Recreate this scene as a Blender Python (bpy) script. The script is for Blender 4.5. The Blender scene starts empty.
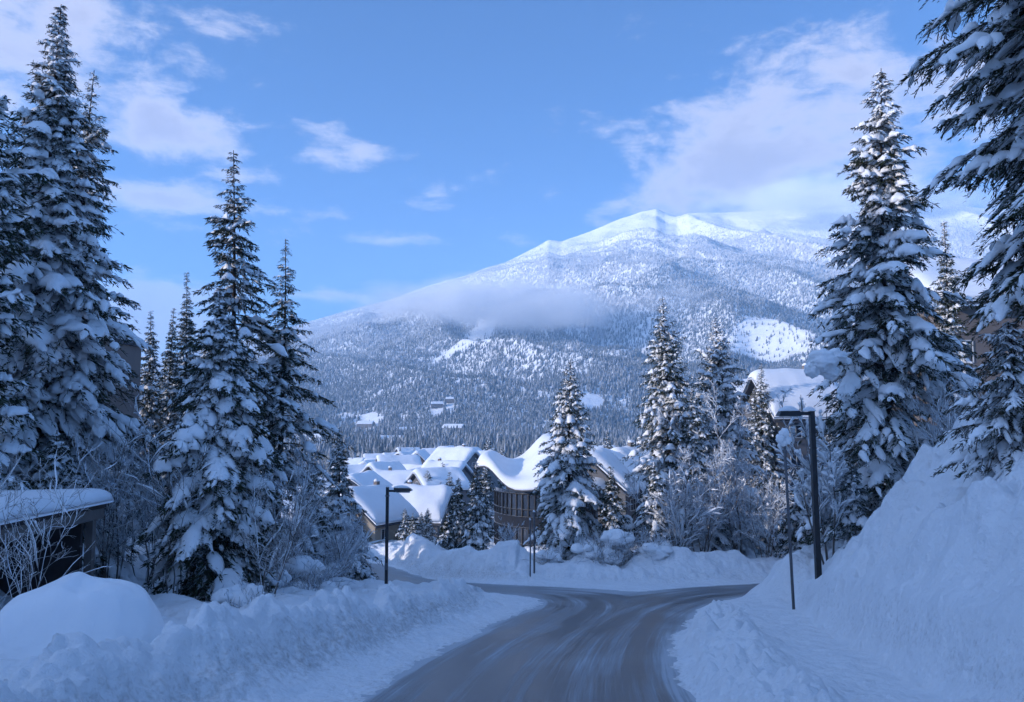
import bpy, math, random
import numpy as np
from mathutils import Vector

scene = bpy.context.scene
COL = scene.collection
F = 796.0            # focal length in pixels of a 1024 wide frame
PITCH = math.radians(5.0)
HC = 2.6
PI = math.pi

# ------------------------------------------------------------------ helpers
def ray(px, row):
    u = (px - 512.0) / F; v = (351.0 - row) / F
    return np.array([u, math.cos(PITCH) - v * math.sin(PITCH), math.sin(PITCH) + v * math.cos(PITCH)])

def at(px, row, d):
    r = ray(px, row)
    return np.array([0, 0, HC]) + r * (d / r[1])

def xat(px, d):
    return at(px, 420, d)[0]

def _hash(ix, iy, seed):
    ix = ix.astype(np.int64) & 0xFFFFFF; iy = iy.astype(np.int64) & 0xFFFFFF
    h = (ix * 374761393 + iy * 668265263 + seed * 974711) & 0xFFFFFFFF
    h = ((h ^ (h >> 13)) * 1274126177) & 0xFFFFFFFF
    h = ((h ^ (h >> 16)) * 2246822519) & 0xFFFFFFFF
    return ((h ^ (h >> 15)) & 0xFFFFFF) / float(0xFFFFFF)

def vnoise(x, y, seed=0):
    x = np.asarray(x, float); y = np.asarray(y, float)
    ix = np.floor(x); iy = np.floor(y)
    fx = x - ix; fy = y - iy
    fx = fx * fx * fx * (fx * (fx * 6 - 15) + 10); fy = fy * fy * fy * (fy * (fy * 6 - 15) + 10)
    a = _hash(ix, iy, seed); b = _hash(ix + 1, iy, seed); c = _hash(ix, iy + 1, seed); d = _hash(ix + 1, iy + 1, seed)
    return (a + (b - a) * fx + (c - a) * fy + (a - b - c + d) * fx * fy) * 2 - 1

def fbm(x, y, seed=0, oct=4, gain=0.5):
    s = 0; a = 1.0; t = 0; k = 1.0
    for i in range(oct):
        # rotate every octave so that the lattice does not line up
        ca, sa = math.cos(0.6 * i + 0.3), math.sin(0.6 * i + 0.3)
        s = s + a * vnoise((x * ca - y * sa) * k, (x * sa + y * ca) * k, seed + 17 * i)
        t += a; a *= gain; k *= 2.03
    return s / t

def worley(x, y, seed=0):
    x = np.asarray(x, float); y = np.asarray(y, float)
    ix = np.floor(x); iy = np.floor(y); best = np.full(x.shape, 9.0)
    for dx in (-1, 0, 1):
        for dy in (-1, 0, 1):
            cx = ix + dx; cy = iy + dy
            ox = cx + _hash(cx, cy, seed); oy = cy + _hash(cx, cy, seed + 5)
            best = np.minimum(best, (ox - x) ** 2 + (oy - y) ** 2)
    return np.sqrt(best)

def sstep(a, b, x):
    t = np.clip((x - a) / (b - a), 0, 1)
    return t * t * (3 - 2 * t)

def polydist(x, y, pts, vals=None):
    """distance, signed side (+ = right of the direction of travel), along, interpolated value"""
    best = np.full(np.shape(x), 1e9); side = np.zeros(np.shape(x)); al = np.zeros(np.shape(x)); vv = np.zeros(np.shape(x))
    acc = 0.0
    for i in range(len(pts) - 1):
        ax, ay = pts[i]; bx, by = pts[i + 1]
        dx, dy = bx - ax, by - ay; L2 = dx * dx + dy * dy; L = math.sqrt(L2)
        t = np.clip(((x - ax) * dx + (y - ay) * dy) / L2, 0, 1)
        ex = x - ax - t * dx; ey = y - ay - t * dy
        dd = np.sqrt(ex * ex + ey * ey)
        m = dd < best
        best = np.where(m, dd, best)
        side = np.where(m, np.sign((x - ax) * dy - (y - ay) * dx), side)
        al = np.where(m, acc + t * L, al)
        if vals is not None:
            vv = np.where(m, vals[i] + (vals[i + 1] - vals[i]) * t, vv)
        acc += L
    return best, side, al, vv

def chaikin(pts, n=3):
    p = [np.array(q, float) for q in pts]
    for _ in range(n):
        q = [p[0]]
        for a, b in zip(p[:-1], p[1:]):
            q += [a * .75 + b * .25, a * .25 + b * .75]
        q.append(p[-1]); p = q
    return [tuple(v) for v in p]

# ------------------------------------------------------------------ terrain
_py = np.array([-6000, -300, -60, -10, 0, 12.6, 30, 44, 55, 65, 80, 110, 150, 300, 600, 1000, 1300, 2000, 9000], float)
_pz = np.array([6, 6, 5, 1.4, 0, -1.86, -4.45, -6.5, -8.1, -9.0, -10.6, -13.5, -16.5, -23, -30, -30, -22, -60, -60], float)
_ty = np.linspace(-100, 400, 5001)
_tz = np.interp(_ty, _py, _pz)
_k = np.hanning(81); _k /= _k.sum()
_tz2 = np.convolve(np.pad(_tz, 40, mode='edge'), _k, mode='valid')
def P(y):
    return np.where((y > -90) & (y < 390), np.interp(y, _ty, _tz2), np.interp(y, _py, _pz))

ROAD_A = chaikin([(-1.6, -40), (-0.9, -10), (-0.1, 5), (0.05, 12.6), (0.9, 19), (2.4, 26), (4.6, 33), (8.2, 40), (13, 45.5), (21, 50.5), (40, 57), (90, 66)])
ROAD_B = chaikin([(2.4, 26), (4.2, 34), (3.6, 41), (0, 44.2), (-4.5, 47.5), (-8.5, 53), (-11.5, 60), (-15, 68), (-22, 78), (-40, 95)])
BERM_L = chaikin([(-7.0, 2), (-5.8, 9.0), (-5.1, 14.5), (-4.3, 18.4), (-3.3, 25), (-2.55, 29.5), (-2.1, 33.2)], 2)
RIDGE_R = chaikin([(3.2, 4), (4.2, 12.6), (5.3, 18.5), (6.6, 25), (8.0, 31)], 2)
TOE_R = chaikin([(3.5, -30), (5.2, 0), (6.9, 12.6), (8.6, 22), (10.6, 31), (12.0, 35), (16, 41), (26, 47.5), (42, 53.5), (90, 62)], 2)
FAR = chaikin([(-36, 101), (-17, 79), (-9.5, 66), (-6.5, 57), (-3, 52.2), (2, 49.4), (8, 49.2), (13, 51.2), (21, 55.5), (40, 62), (90, 72)], 2)
PATH = [(4.6, 4), (5.65, 12.6), (7.0, 20), (9.0, 30), (9.6, 33)]

def road_sd(x, y):
    a = polydist(x, y, ROAD_A)[0] - 2.65
    b = polydist(x, y, ROAD_B)[0] - (2.5 + 0.9 * sstep(36, 44, y))
    h = np.clip(0.5 + 0.5 * (b - a) / 1.5, 0, 1)
    return b + (a - b) * h - 1.5 * h * (1 - h)

def gauss(x, y, cx, cy, sx, sy, rot=0):
    c, s = math.cos(rot), math.sin(rot)
    dx = x - cx; dy = y - cy
    return np.exp(-(((dx * c + dy * s) / sx) ** 2 + ((-dx * s + dy * c) / sy) ** 2))

def terrain(x, y, detail=True, grit=False):
    x = np.asarray(x, float); y = np.asarray(y, float)
    z = P(y).astype(float).copy() if np.ndim(y) else P(y) + 0.0
    near = 1 - sstep(90, 220, np.hypot(x, y))
    # wooded hill to the left of the road; it shades the foreground
    cap = np.interp(y, [-600, -300, -90, -15, -6, 2, 16, 22, 27, 31, 40, 60, 110, 150, 220], [0, 40, 70, 70, 56, 38, 36, 22, 14, 11, 9, 8, 5, 2, 0])
    cap = 0.80 * cap * (1 + 0.10 * fbm(x / 22, y / 22, 3, 2)) * (1 - sstep(180, 420, -x))
    ramp = 0.55 * np.maximum(0, -15.0 - x) + 0.5 * np.maximum(0, -45.0 - x)
    k = 2.0
    z = z + np.where(ramp > 0.01, cap * (1 - np.exp(-ramp / np.maximum(cap, 0.3))), 0) * (ramp > 0)
    sd = road_sd(x, y)
    off = sstep(0.2, 2.2, sd) * near
    # left of road
    bd, bs, ba, _ = polydist(x, y, BERM_L)
    dl = bd * np.where(bs == 0, 1, -bs)      # positive on the left side
    leftzone = (y < 40) & (y > -5)
    asym = np.where(dl > 0, 1.15, 0.66)
    bh = 0.92 + 0.40 * fbm(ba / 2.2, ba * 0, 11, 3)
    bh = bh * np.interp(y, [6, 12, 17, 24, 31], [.55, .70, .88, .66, .55])
    berm = bh * np.exp(-(bd / asym) ** 2)
    z = z + np.where(x < 3, berm, 0)
    behind = sstep(0.0, 1.6, dl) * (x < 2) * (y < 60)
    bsoft = behind * sstep(0.3, 5.0, sd)
    z = z + 0.20 * bsoft * near
    # right bank
    td, ts, ta, _ = polydist(x, y, TOE_R)
    sR = td * ts
    Hb = np.interp(y, [-30, 0, 10, 18, 23, 26, 29, 32, 36, 46, 60], [4.2, 4.2, 4.6, 5.3, 5.9, 5.3, 3.9, 2.8, 2.2, 1.6, 1.3])
    wig = 0.5 * fbm((y * .9 + x * .4) / 3.2, (x * .9 - y * .4) / 5, 21, 3)
    sR2 = sR + wig * sstep(0.0, 2.5, sR + 1)
    prof = 0.24 * sstep(0, 0.8, sR2) + 0.76 * sstep(0.3, 7.2, sR2) ** 0.85
    right = (ts > 0) & (x > 0)
    z = z + np.where(right, Hb * prof, 0)
    z = z + np.where(right, sstep(6, 60, sR) * 6.0 * (1 - sstep(120, 300, x)) * (1 - sstep(55, 110, y)), 0)
    # snow piles
    z = z + (1.7 * gauss(x, y, 13.3, 36.4, 1.8, 1.7) + 1.1 * gauss(x, y, 11.9, 35.0, 0.9, 1.0)) * sstep(0.1, 1.6, sd)
    z = z + 0.8 * gauss(x, y, 13.9, 24.5, 2.0, 1.6) * right
    # ridge between road and path
    rd, rs, ra, _ = polydist(x, y, RIDGE_R)
    z = z + 0.27 * np.exp(-(rd / 0.6) ** 2) * (0.8 + 0.35 * fbm(ra / 1.4, ra * 0, 31, 3)) * (x > 0) * (1 - sstep(14, 25, ra))
    sideA = polydist(x, y, ROAD_A)[1]
    rough = (sideA > 0) * sstep(0.1, 0.9, sd) * (1 - sstep(-0.2, 0.5, rd * rs)) * (1 - sstep(36, 47, y)) * ((x > 0) & (ts < 0))
    z = z + 0.05 * rough * (1 - .8 * sstep(20, 32, y))
    # bank on the far side of the junction
    fd, fs, fa, _ = polydist(x, y, FAR)
    sF = -fd * fs
    far = (fs < 0)
    Hf = 0.85 + 0.45 * fbm(x / 4.0, y / 4.0, 41, 3)
    fprof = sstep(0.1, 2.6, sF) * (1 - 0.55 * sstep(3.0, 12, sF))
    z = z + np.where(far, Hf * fprof, 0) * near
    for (px, d, h, sx, sy) in ((446, 58, 0.7, 1.1, 1.8), (428, 63, 0.9, 1.5, 2.2), (473, 56, 0.3, 1.1, 1.4), (500, 54.5, .5, 1.2, 1.4), (520, 54, .35, 1.0, 1.2),
                               (549, 55, .6, .9, 1.0), (585, 54, .7, .9, 1.0), (640, 54, .7, 1.2, 1.0), (668, 54, .8, 1.4, 1.1), (720, 55.5, .8, 1.6, 1.2), (410, 66, 1.4, 2, 2.4)):
        z = z + np.where(far, h * gauss(x, y, xat(px, d), d, sx, sy) * sstep(0, 1.6, sF), 0)
    # a bit lower beyond the bank so that the village sits in the hollow
    # general snow cover and road cut
    z = z + 0.10 * off
    z = np.where(sd < 0.6, z - 0.085 * (1 - sstep(-0.30, 0.30, sd + 0.30 * fbm(x * .9, y * .9, 77, 3) + .12 * fbm(x * 4, y * 4, 78, 2))), z)
    if detail:
        a = sstep(0.3, 3.0, sd) * near
        bank = np.where(right, sstep(0.2, 1.5, sR), 0) * near + np.where(far, sstep(0.2, 1.5, sF), 0) * near
        bank = np.clip(bank, 0, 1)
        leftsoft = bsoft * near
        z = z + a * (0.15 * fbm(x / 1.9, y / 1.9, 51, 3) + 0.035 * fbm(x / .4, y / .4, 55, 2))
        z = z + bank * (0.40 * fbm(x / 2.3, y / 2.3, 52, 3) + 0.13 * fbm(x / 0.55, y / 0.55, 54, 3))
        # slumps on the right bank: long folds that run down the slope
        z = z + np.where(right, sstep(0.6, 2.0, sR) * (1 - sstep(7.5, 10, sR)) * 0.75 * (1 - np.abs(fbm((y * .9 + x * .4) / 1.9 + 0.25 * sR, (x * .9 - y * .4) / 4.2, 53, 3)) * 2.2), 0) * near
        crease = np.abs(fbm(x / 2.0, y / 2.0, 91, 3)); crease2 = np.abs(fbm(x / .55, y / .55, 92, 2))
        z = z + bank * (1.0 * crease + 0.24 * crease2) * (0.4 + .9 * sstep(.3, 2.5, sR) * right)
        z = z + a * (x < 1) * (0.32 * crease + 0.08 * crease2) * (y < 60)
        # chunks left by the plough
        ch = np.clip(1 - worley(x / 0.34, y / 0.34, 61) * 1.25, 0, 1)
        ch2 = np.clip(1 - worley(x / 0.75, y / 0.75, 62) * 1.2, 0, 1)
        plo = np.exp(-((bd - 0.2) / 1.1) ** 2) * (dl < 0.3) * (x < 2) + rough * (1 - .75 * sstep(20, 32, y)) + 0.7 * np.where(far, np.exp(-((sF - 0.9) / 1.0) ** 2), 0) + 0.8 * np.exp(-(rd / 0.9) ** 2) * (x > 0) \
            + 0.35 * np.where(right, np.exp(-((sR - 0.35) / 0.5) ** 2), 0)
        plo = np.clip(plo, 0, 1) * near * sstep(-0.1, 0.5, sd)
        z = z + plo * (0.20 * ch + 0.36 * ch2 * (0.6 + vnoise(x / 1.5, y / 1.5, 63)))
        rough = rough * (1 - .75 * sstep(20, 32, y)); z = z + (rough * 0.22 + 0.10 * plo) * np.clip(1 - worley(x / 0.48 + .3 * vnoise(x, y, 66), y / 0.48, 67) * 1.2, 0, 1) * (0.7 + .6 * vnoise(x / .9, y / .9, 68))
        # clods strewn on the right bank crest near the lamp
        z = z + gauss(x, y, 12.4, 35.5, 2.4, 2.2) * sstep(0.1, 1.2, sd) * (0.5 * np.clip(1 - worley(x / 0.9, y / 0.9, 64) * 1.15, 0, 1))
        # soft humps over buried undergrowth on the left
        lump = np.clip(1 - worley(x / 1.7 + 3, y / 1.7, 65) * 1.1, 0, 1)
        z = z + 0.36 * leftsoft * sstep(1.6, 3.5, dl) * sstep(17, 26, y) * lump ** 0.8
        # shoulder ruts
        sh = sstep(0.0, 0.3, sd) * (1 - sstep(1.6, 2.6, sd)) * near
        z = z + 0.035 * sh * fbm(x * 3.1, y * 1.6, 71, 3)
        # path: trampled
        pd = polydist(x, y, PATH)[0]
        z = z + 0.05 * np.exp(-(pd / 0.7) ** 2) * fbm(x / 0.22, y / 0.22, 72, 2) * (x > 0)
        farz = 1 - near
        z = z + farz * 1.2 * fbm(x / 45, y / 45, 81, 3)
    if grit:
        g = np.exp(-((bd - 0.75) / 0.55) ** 2) * (dl < 0.1) * (x < 2) * 0.42 + np.exp(-(np.abs(sd) / 0.30)) * 0.6 + 0.30 * np.where(right, np.exp(-((sR - 0.35) / 0.3) ** 2), 0) \
            + 0.30 * np.where(far, np.exp(-((sF - 0.5) / 0.6) ** 2), 0) + 0.16 * sstep(0.0, 0.3, sd) * (1 - sstep(1.4, 2.6, sd)) * (x < 3)
        return z, np.clip(g, 0, 1) * near
    return z

def T(x, y):
    return float(terrain(np.array([x]), np.array([y]), True)[0])

# ------------------------------------------------------------------ mesh / object helpers
def make_mesh(name, V, quads=None, tris=None, mats=(), qm=None, tm=None, smooth=True):
    me = bpy.data.meshes.new(name)
    V = np.asarray(V, np.float32)
    nq = 0 if quads is None else len(quads); nt = 0 if tris is None else len(tris)
    idx = []
    if nq: idx.append(np.asarray(quads, np.int32).ravel())
    if nt: idx.append(np.asarray(tris, np.int32).ravel())
    idx = np.concatenate(idx)
    ls = np.concatenate([np.arange(nq) * 4, nq * 4 + np.arange(nt) * 3]).astype(np.int32)
    me.vertices.add(len(V)); me.vertices.foreach_set('co', V.ravel())
    me.loops.add(len(idx)); me.loops.foreach_set('vertex_index', idx)
    me.polygons.add(nq + nt); me.polygons.foreach_set('loop_start', ls)
    mi = np.zeros(nq + nt, np.int32)
    if qm is not None and nq: mi[:nq] = qm
    if tm is not None and nt: mi[nq:] = tm
    for m in mats: me.materials.append(m)
    me.polygons.foreach_set('material_index', mi)
    me.polygons.foreach_set('use_smooth', np.full(nq + nt, bool(smooth)))
    me.update(calc_edges=True)
    return me

def obj(name, me, parent=None):
    o = bpy.data.objects.new(name, me); COL.objects.link(o)
    if parent is not None: o.parent = parent
    return o

def tag(o, label=None, cat=None, group=None, kind=None):
    if label: o['label'] = label
    if cat: o['category'] = cat
    if group: o['group'] = group
    if kind: o['kind'] = kind
    return o

def empty(name, loc, label, cat, group=None, rz=0.0):
    o = bpy.data.objects.new(name, None); COL.objects.link(o)
    o.location = Vector([float(v) for v in loc]); o.rotation_euler = (0, 0, rz); o.empty_display_size = 0.3
    return tag(o, label, cat, group)

class MB:
    def __init__(s): s.V = []; s.Q = []; s.T = []; s.n = 0
    def add(s, V, Q=None, T=None):
        V = np.asarray(V, float).reshape(-1, 3)
        if Q is not None and len(Q): s.Q.append(np.asarray(Q, int) + s.n)
        if T is not None and len(T): s.T.append(np.asarray(T, int) + s.n)
        s.V.append(V); s.n += len(V)
    def box(s, a, b, bev=0.0):
        x0, y0, z0 = a; x1, y1, z1 = b
        V = [(x0, y0, z0), (x1, y0, z0), (x1, y1, z0), (x0, y1, z0), (x0, y0, z1), (x1, y0, z1), (x1, y1, z1), (x0, y1, z1)]
        s.add(V, [(0, 3, 2, 1), (4, 5, 6, 7), (0, 1, 5, 4), (1, 2, 6, 5), (2, 3, 7, 6), (3, 0, 4, 7)])
    def tube(s, pts, rad, n=8, cap=True, phase=0.0):
        pts = np.asarray(pts, float); S = len(pts); rad = np.broadcast_to(np.asarray(rad, float), (S,))
        tan = np.gradient(pts, axis=0); tan /= np.linalg.norm(tan, axis=1, keepdims=True) + 1e-9
        ref = np.where(np.abs(tan[:, 2:3]) > 0.9, np.array([[1., 0, 0]]), np.array([[0, 0, 1.]]))
        a = np.cross(tan, ref); a /= np.linalg.norm(a, axis=1, keepdims=True) + 1e-9
        b = np.cross(a, tan)
        ph = phase + np.arange(n) / n * 2 * PI
        V = pts[:, None] + rad[:, None, None] * (np.cos(ph)[None, :, None] * a[:, None] + np.sin(ph)[None, :, None] * b[:, None])
        i, j = np.meshgrid(np.arange(S - 1), np.arange(n), indexing='ij')
        Q = np.stack([i * n + j, i * n + (j + 1) % n, (i + 1) * n + (j + 1) % n, (i + 1) * n + j], -1).reshape(-1, 4)
        V = V.reshape(-1, 3)
        Tt = []
        if cap:
            V = np.vstack([V, pts[:1], pts[-1:]])
            for k in range(n):
                Tt.append((S * n, (k + 1) % n, k)); Tt.append((S * n + 1, (S - 1) * n + k, (S - 1) * n + (k + 1) % n))
        s.add(V, Q, Tt if Tt else None)
    def build(s, name, mat, parent=None, smooth=False, flip=False):
        Q = np.vstack(s.Q) if s.Q else None; Tt = np.vstack(s.T) if s.T else None
        me = make_mesh(name, np.vstack(s.V), Q, Tt, [mat], smooth=smooth)
        return obj(name, me, parent)

# ------------------------------------------------------------------ materials
def newmat(name):
    m = bpy.data.materials.new(name); m.use_nodes = True
    nt = m.node_tree; nt.nodes.clear()
    o = nt.nodes.new('ShaderNodeOutputMaterial')
    b = nt.nodes.new('ShaderNodeBsdfPrincipled')
    nt.links.new(b.outputs[0], o.inputs[0])
    return m, nt, b

def N(nt, typ, **kw):
    n = nt.nodes.new(typ)
    for k, v in kw.items():
        if k.startswith('i_'):
            key = k[2:]
            n.inputs[int(key) if key.isdigit() else key].default_value = v
        else: setattr(n, k, v)
    return n

def math_(nt, op, a, b=None, c=None, clamp=False):
    n = nt.nodes.new('ShaderNodeMath'); n.operation = op; n.use_clamp = clamp
    for i, v in enumerate((a, b, c)):
        if v is None: continue
        if isinstance(v, (int, float)): n.inputs[i].default_value = v
        else: nt.links.new(v, n.inputs[i])
    return n.outputs[0]

def mixc(nt, fac, a, b):
    n = nt.nodes.new('ShaderNodeMix'); n.data_type = 'RGBA'
    for i, v in ((0, fac), (6, a), (7, b)):
        if isinstance(v, (int, float)): n.inputs[i].default_value = v
        elif isinstance(v, tuple): n.inputs[i].default_value = v if len(v) == 4 else (*v, 1)
        else: nt.links.new(v, n.inputs[i])
    return n.outputs[2]

def noise(nt, vec, scale, detail=4, rough=0.5, dist=0.0):
    n = nt.nodes.new('ShaderNodeTexNoise'); n.inputs['Scale'].default_value = scale; n.inputs['Detail'].default_value = detail
    n.inputs['Roughness'].default_value = rough; n.inputs['Distortion'].default_value = dist
    if vec is not None: nt.links.new(vec, n.inputs['Vector'])
    return n.outputs[0]

def mapr(nt, v, a, b, c=0.0, d=1.0, smooth=True):
    n = nt.nodes.new('ShaderNodeMapRange'); n.interpolation_type = 'SMOOTHSTEP' if smooth else 'LINEAR'
    nt.links.new(v, n.inputs[0])
    for i, q in zip((1, 2, 3, 4), (a, b, c, d)): n.inputs[i].default_value = q
    return n.outputs[0]

def bump(nt, bsdf, h, strength, dist):
    n = nt.nodes.new('ShaderNodeBump'); n.inputs['Strength'].default_value = strength; n.inputs['Distance'].default_value = dist
    nt.links.new(h, n.inputs['Height']); nt.links.new(n.outputs[0], bsdf.inputs['Normal'])

def pos(nt): return nt.nodes.new('ShaderNodeNewGeometry').outputs['Position']
def objc(nt): return nt.nodes.new('ShaderNodeTexCoord').outputs['Object']
def attr(nt, name, out='Fac'):
    n = nt.nodes.new('ShaderNodeAttribute'); n.attribute_name = name
    return n.outputs[out]

SNOW = (0.89, 0.893, 0.90)
def snow_mat(name, col=SNOW, b=0.35, dist=0.06, sc=7.0):
    m, nt, s = newmat(name)
    p = pos(nt)
    n1 = noise(nt, p, sc, 6, 0.6)
    n2 = noise(nt, p, 0.7, 3)
    c = mixc(nt, mapr(nt, n2, .35, .65), tuple(q * .965 for q in col), col)
    nt.links.new(c, s.inputs['Base Color'])
    s.inputs['Roughness'].default_value = 0.62; s.inputs['Specular IOR Level'].default_value = 0.25
    bump(nt, s, n1, b, dist)
    return m

def plain(name, col, rough=0.7, var=0.12, sc=6.0, metal=0.0, b=0.15, snow=0.0):
    m, nt, s = newmat(name)
    p = objc(nt)
    n1 = noise(nt, p, sc, 5, 0.6)
    c = mixc(nt, n1, tuple(q * (1 - var * 1.6) for q in col), tuple(min(1, q * (1 + var * 1.6)) for q in col))
    if snow > 0:
        g = nt.nodes.new('ShaderNodeNewGeometry')
        sx = nt.nodes.new('ShaderNodeSeparateXYZ'); nt.links.new(g.outputs['Normal'], sx.inputs[0])
        v = math_(nt, 'ADD', sx.outputs[2], math_(nt, 'MULTIPLY', noise(nt, pos(nt), 2.1, 2), 0.8))
        c = mixc(nt, mapr(nt, v, 1.2 - snow, 1.45 - snow), c, SNOW)
    nt.links.new(c, s.inputs['Base Color'])
    s.inputs['Specular IOR Level'].default_value = .2 if rough > .6 else .5
    s.inputs['Roughness'].default_value = rough; s.inputs['Metallic'].default_value = metal
    if b: bump(nt, s, n1, b, 0.02)
    return m

M = {}
M['snow'] = snow_mat('snow')
M['tree_snow'] = snow_mat('tree_snow', SNOW, 0.5, 0.10, 5.0)
M['roof_snow'] = snow_mat('roof_snow', (0.87, 0.88, 0.90), 0.3, 0.10, 2.0)
M['needle'] = plain('needle', (0.030, 0.042, 0.022), 0.75, 0.35, 1.4, b=0)
M['needle_frost'] = plain('needle_frost', (0.30, 0.33, 0.35), 0.8, 0.45, 3.0, b=0)
M['bark'] = plain('bark', (0.055, 0.042, 0.033), 0.9, 0.3, 9.0, snow=0.15)
M['twig'] = plain('twig', (0.125, 0.112, 0.102), 0.9, 0.3, 5.0, b=0, snow=0.75)
M['twig_frost'] = plain('twig_frost', (0.62, 0.66, 0.72), 0.8, 0.2, 3.0, b=0)
M['black_metal'] = plain('black_metal', (0.016, 0.017, 0.020), 0.45, 0.2, 12.0, metal=0.0, b=0.1, snow=0.15)
M['lens'] = plain('lens', (0.42, 0.43, 0.42), 0.25, 0.05)
M['grey_metal'] = plain('grey_metal', (0.10, 0.10, 0.11), 0.5, 0.2, 12.0)
M['dark_wood'] = plain('dark_wood', (0.040, 0.034, 0.034), 0.8, 0.25, 5.0)
M['fascia'] = plain('fascia', (0.13, 0.115, 0.105), 0.75, 0.2, 5.0)
M['cream'] = plain('cream', (0.38, 0.33, 0.26), 0.85, 0.08, 2.0)
M['tan'] = plain('tan', (0.19, 0.165, 0.15), 0.85, 0.1, 1.5)
M['greywall'] = plain('greywall', (0.15, 0.15, 0.158), 0.85, 0.1, 1.5)
M['darkwall'] = plain('darkwall', (0.085, 0.08, 0.085), 0.85, 0.15, 1.5)
M['trimwhite'] = plain('trimwhite', (0.62, 0.61, 0.58), 0.6, 0.05)
M['slate'] = plain('slate', (0.09, 0.095, 0.11), 0.7, 0.15)
M['spandrel'] = plain('spandrel', (0.022, 0.026, 0.036), 0.9, 0.1)
def glass_mat(name, col):
    m, nt, s = newmat(name)
    n1 = noise(nt, objc(nt), 0.9, 2)
    nt.links.new(mixc(nt, mapr(nt, n1, .4, .6), col, tuple(q * 2.2 for q in col)), s.inputs['Base Color'])
    s.inputs['Roughness'].default_value = 0.08; s.inputs['Specular IOR Level'].default_value = 0.8
    return m
M['glass'] = glass_mat('glass', (0.02, 0.025, 0.035))

def ground_mat():
    m, nt, s = newmat('ground_snow')
    p = pos(nt)
    n1 = noise(nt, p, 5.0, 8, 0.62)
    n2 = noise(nt, p, 0.5, 3)
    n3 = noise(nt, p, 26.0, 4, 0.7)
    c = mixc(nt, mapr(nt, n2, .35, .65), tuple(q * .965 for q in SNOW), SNOW)
    g = attr(nt, 'grit')
    gn = noise(nt, p, 9.0, 6, 0.7)
    f = mapr(nt, math_(nt, 'ADD', math_(nt, 'MULTIPLY', g, 0.55), gn), 0.62, 1.02)
    c = mixc(nt, math_(nt, 'MULTIPLY', f, 0.62), c, (0.30, 0.275, 0.25))
    nt.links.new(c, s.inputs['Base Color'])
    s.inputs['Roughness'].default_value = 0.62; s.inputs['Specular IOR Level'].default_value = 0.25
    n4 = noise(nt, p, 1.15, 5, 0.52)
    h = math_(nt, 'ADD', math_(nt, 'ADD', math_(nt, 'MULTIPLY', n1, .26), math_(nt, 'MULTIPLY', n4, 1.0)), math_(nt, 'MULTIPLY', n3, 0.07))
    bump(nt, s, h, 0.75, 0.50)
    return m
M['ground'] = ground_mat()

def road_mat():
    m, nt, s = newmat('icy_asphalt')
    w = attr(nt, 'branch')
    def streaks(name):
        v = attr(nt, name, 'Vector')
        mp = N(nt, 'ShaderNodeMapping'); mp.inputs['Scale'].default_value = (4.6, 0.075, 1.0); nt.links.new(v, mp.inputs[0])
        a = noise(nt, mp.outputs[0], 1.0, 7, 0.68, 0.35)
        mp2 = N(nt, 'ShaderNodeMapping'); mp2.inputs['Scale'].default_value = (15.0, 0.22, 1.0); nt.links.new(v, mp2.inputs[0])
        b = noise(nt, mp2.outputs[0], 1.0, 5, 0.65, 0.2)
        return math_(nt, 'ADD', math_(nt, 'MULTIPLY', a, 0.62), math_(nt, 'MULTIPLY', b, 0.38))
    sa, sb = streaks('road_a'), streaks('road_b')
    mx = N(nt, 'ShaderNodeMix'); nt.links.new(w, mx.inputs[0]); nt.links.new(sa, mx.inputs[2]); nt.links.new(sb, mx.inputs[3])
    st = mx.outputs[0]
    p = pos(nt)
    cov = attr(nt, 'cover')
    big = noise(nt, p, 0.35, 3)
    fine = noise(nt, p, 24.0, 3, 0.7)
    t = math_(nt, 'ADD', st, math_(nt, 'ADD', math_(nt, 'MULTIPLY', math_(nt, 'SUBTRACT', big, .5), 0.25), math_(nt, 'MULTIPLY', math_(nt, 'SUBTRACT', fine, .5), 0.10)))
    f = mapr(nt, math_(nt, 'ADD', t, math_(nt, 'MULTIPLY', cov, 0.32)), 0.50, 0.78)
    asph = mixc(nt, fine, (0.026, 0.028, 0.033), (0.060, 0.061, 0.066))
    brown = mixc(nt, mapr(nt, big, .45, .65), asph, (0.064, 0.059, 0.056))
    c = mixc(nt, f, brown, (0.46, 0.475, 0.50))
    nt.links.new(c, s.inputs['Base Color'])
    nt.links.new(mapr(nt, f, 0, 1, 0.30, 0.75), s.inputs['Roughness'])
    bump(nt, s, math_(nt, 'ADD', math_(nt, 'MULTIPLY', f, 1.0), math_(nt, 'MULTIPLY', fine, 0.3)), 0.45, 0.03)
    return m
M['road'] = road_mat()

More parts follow.
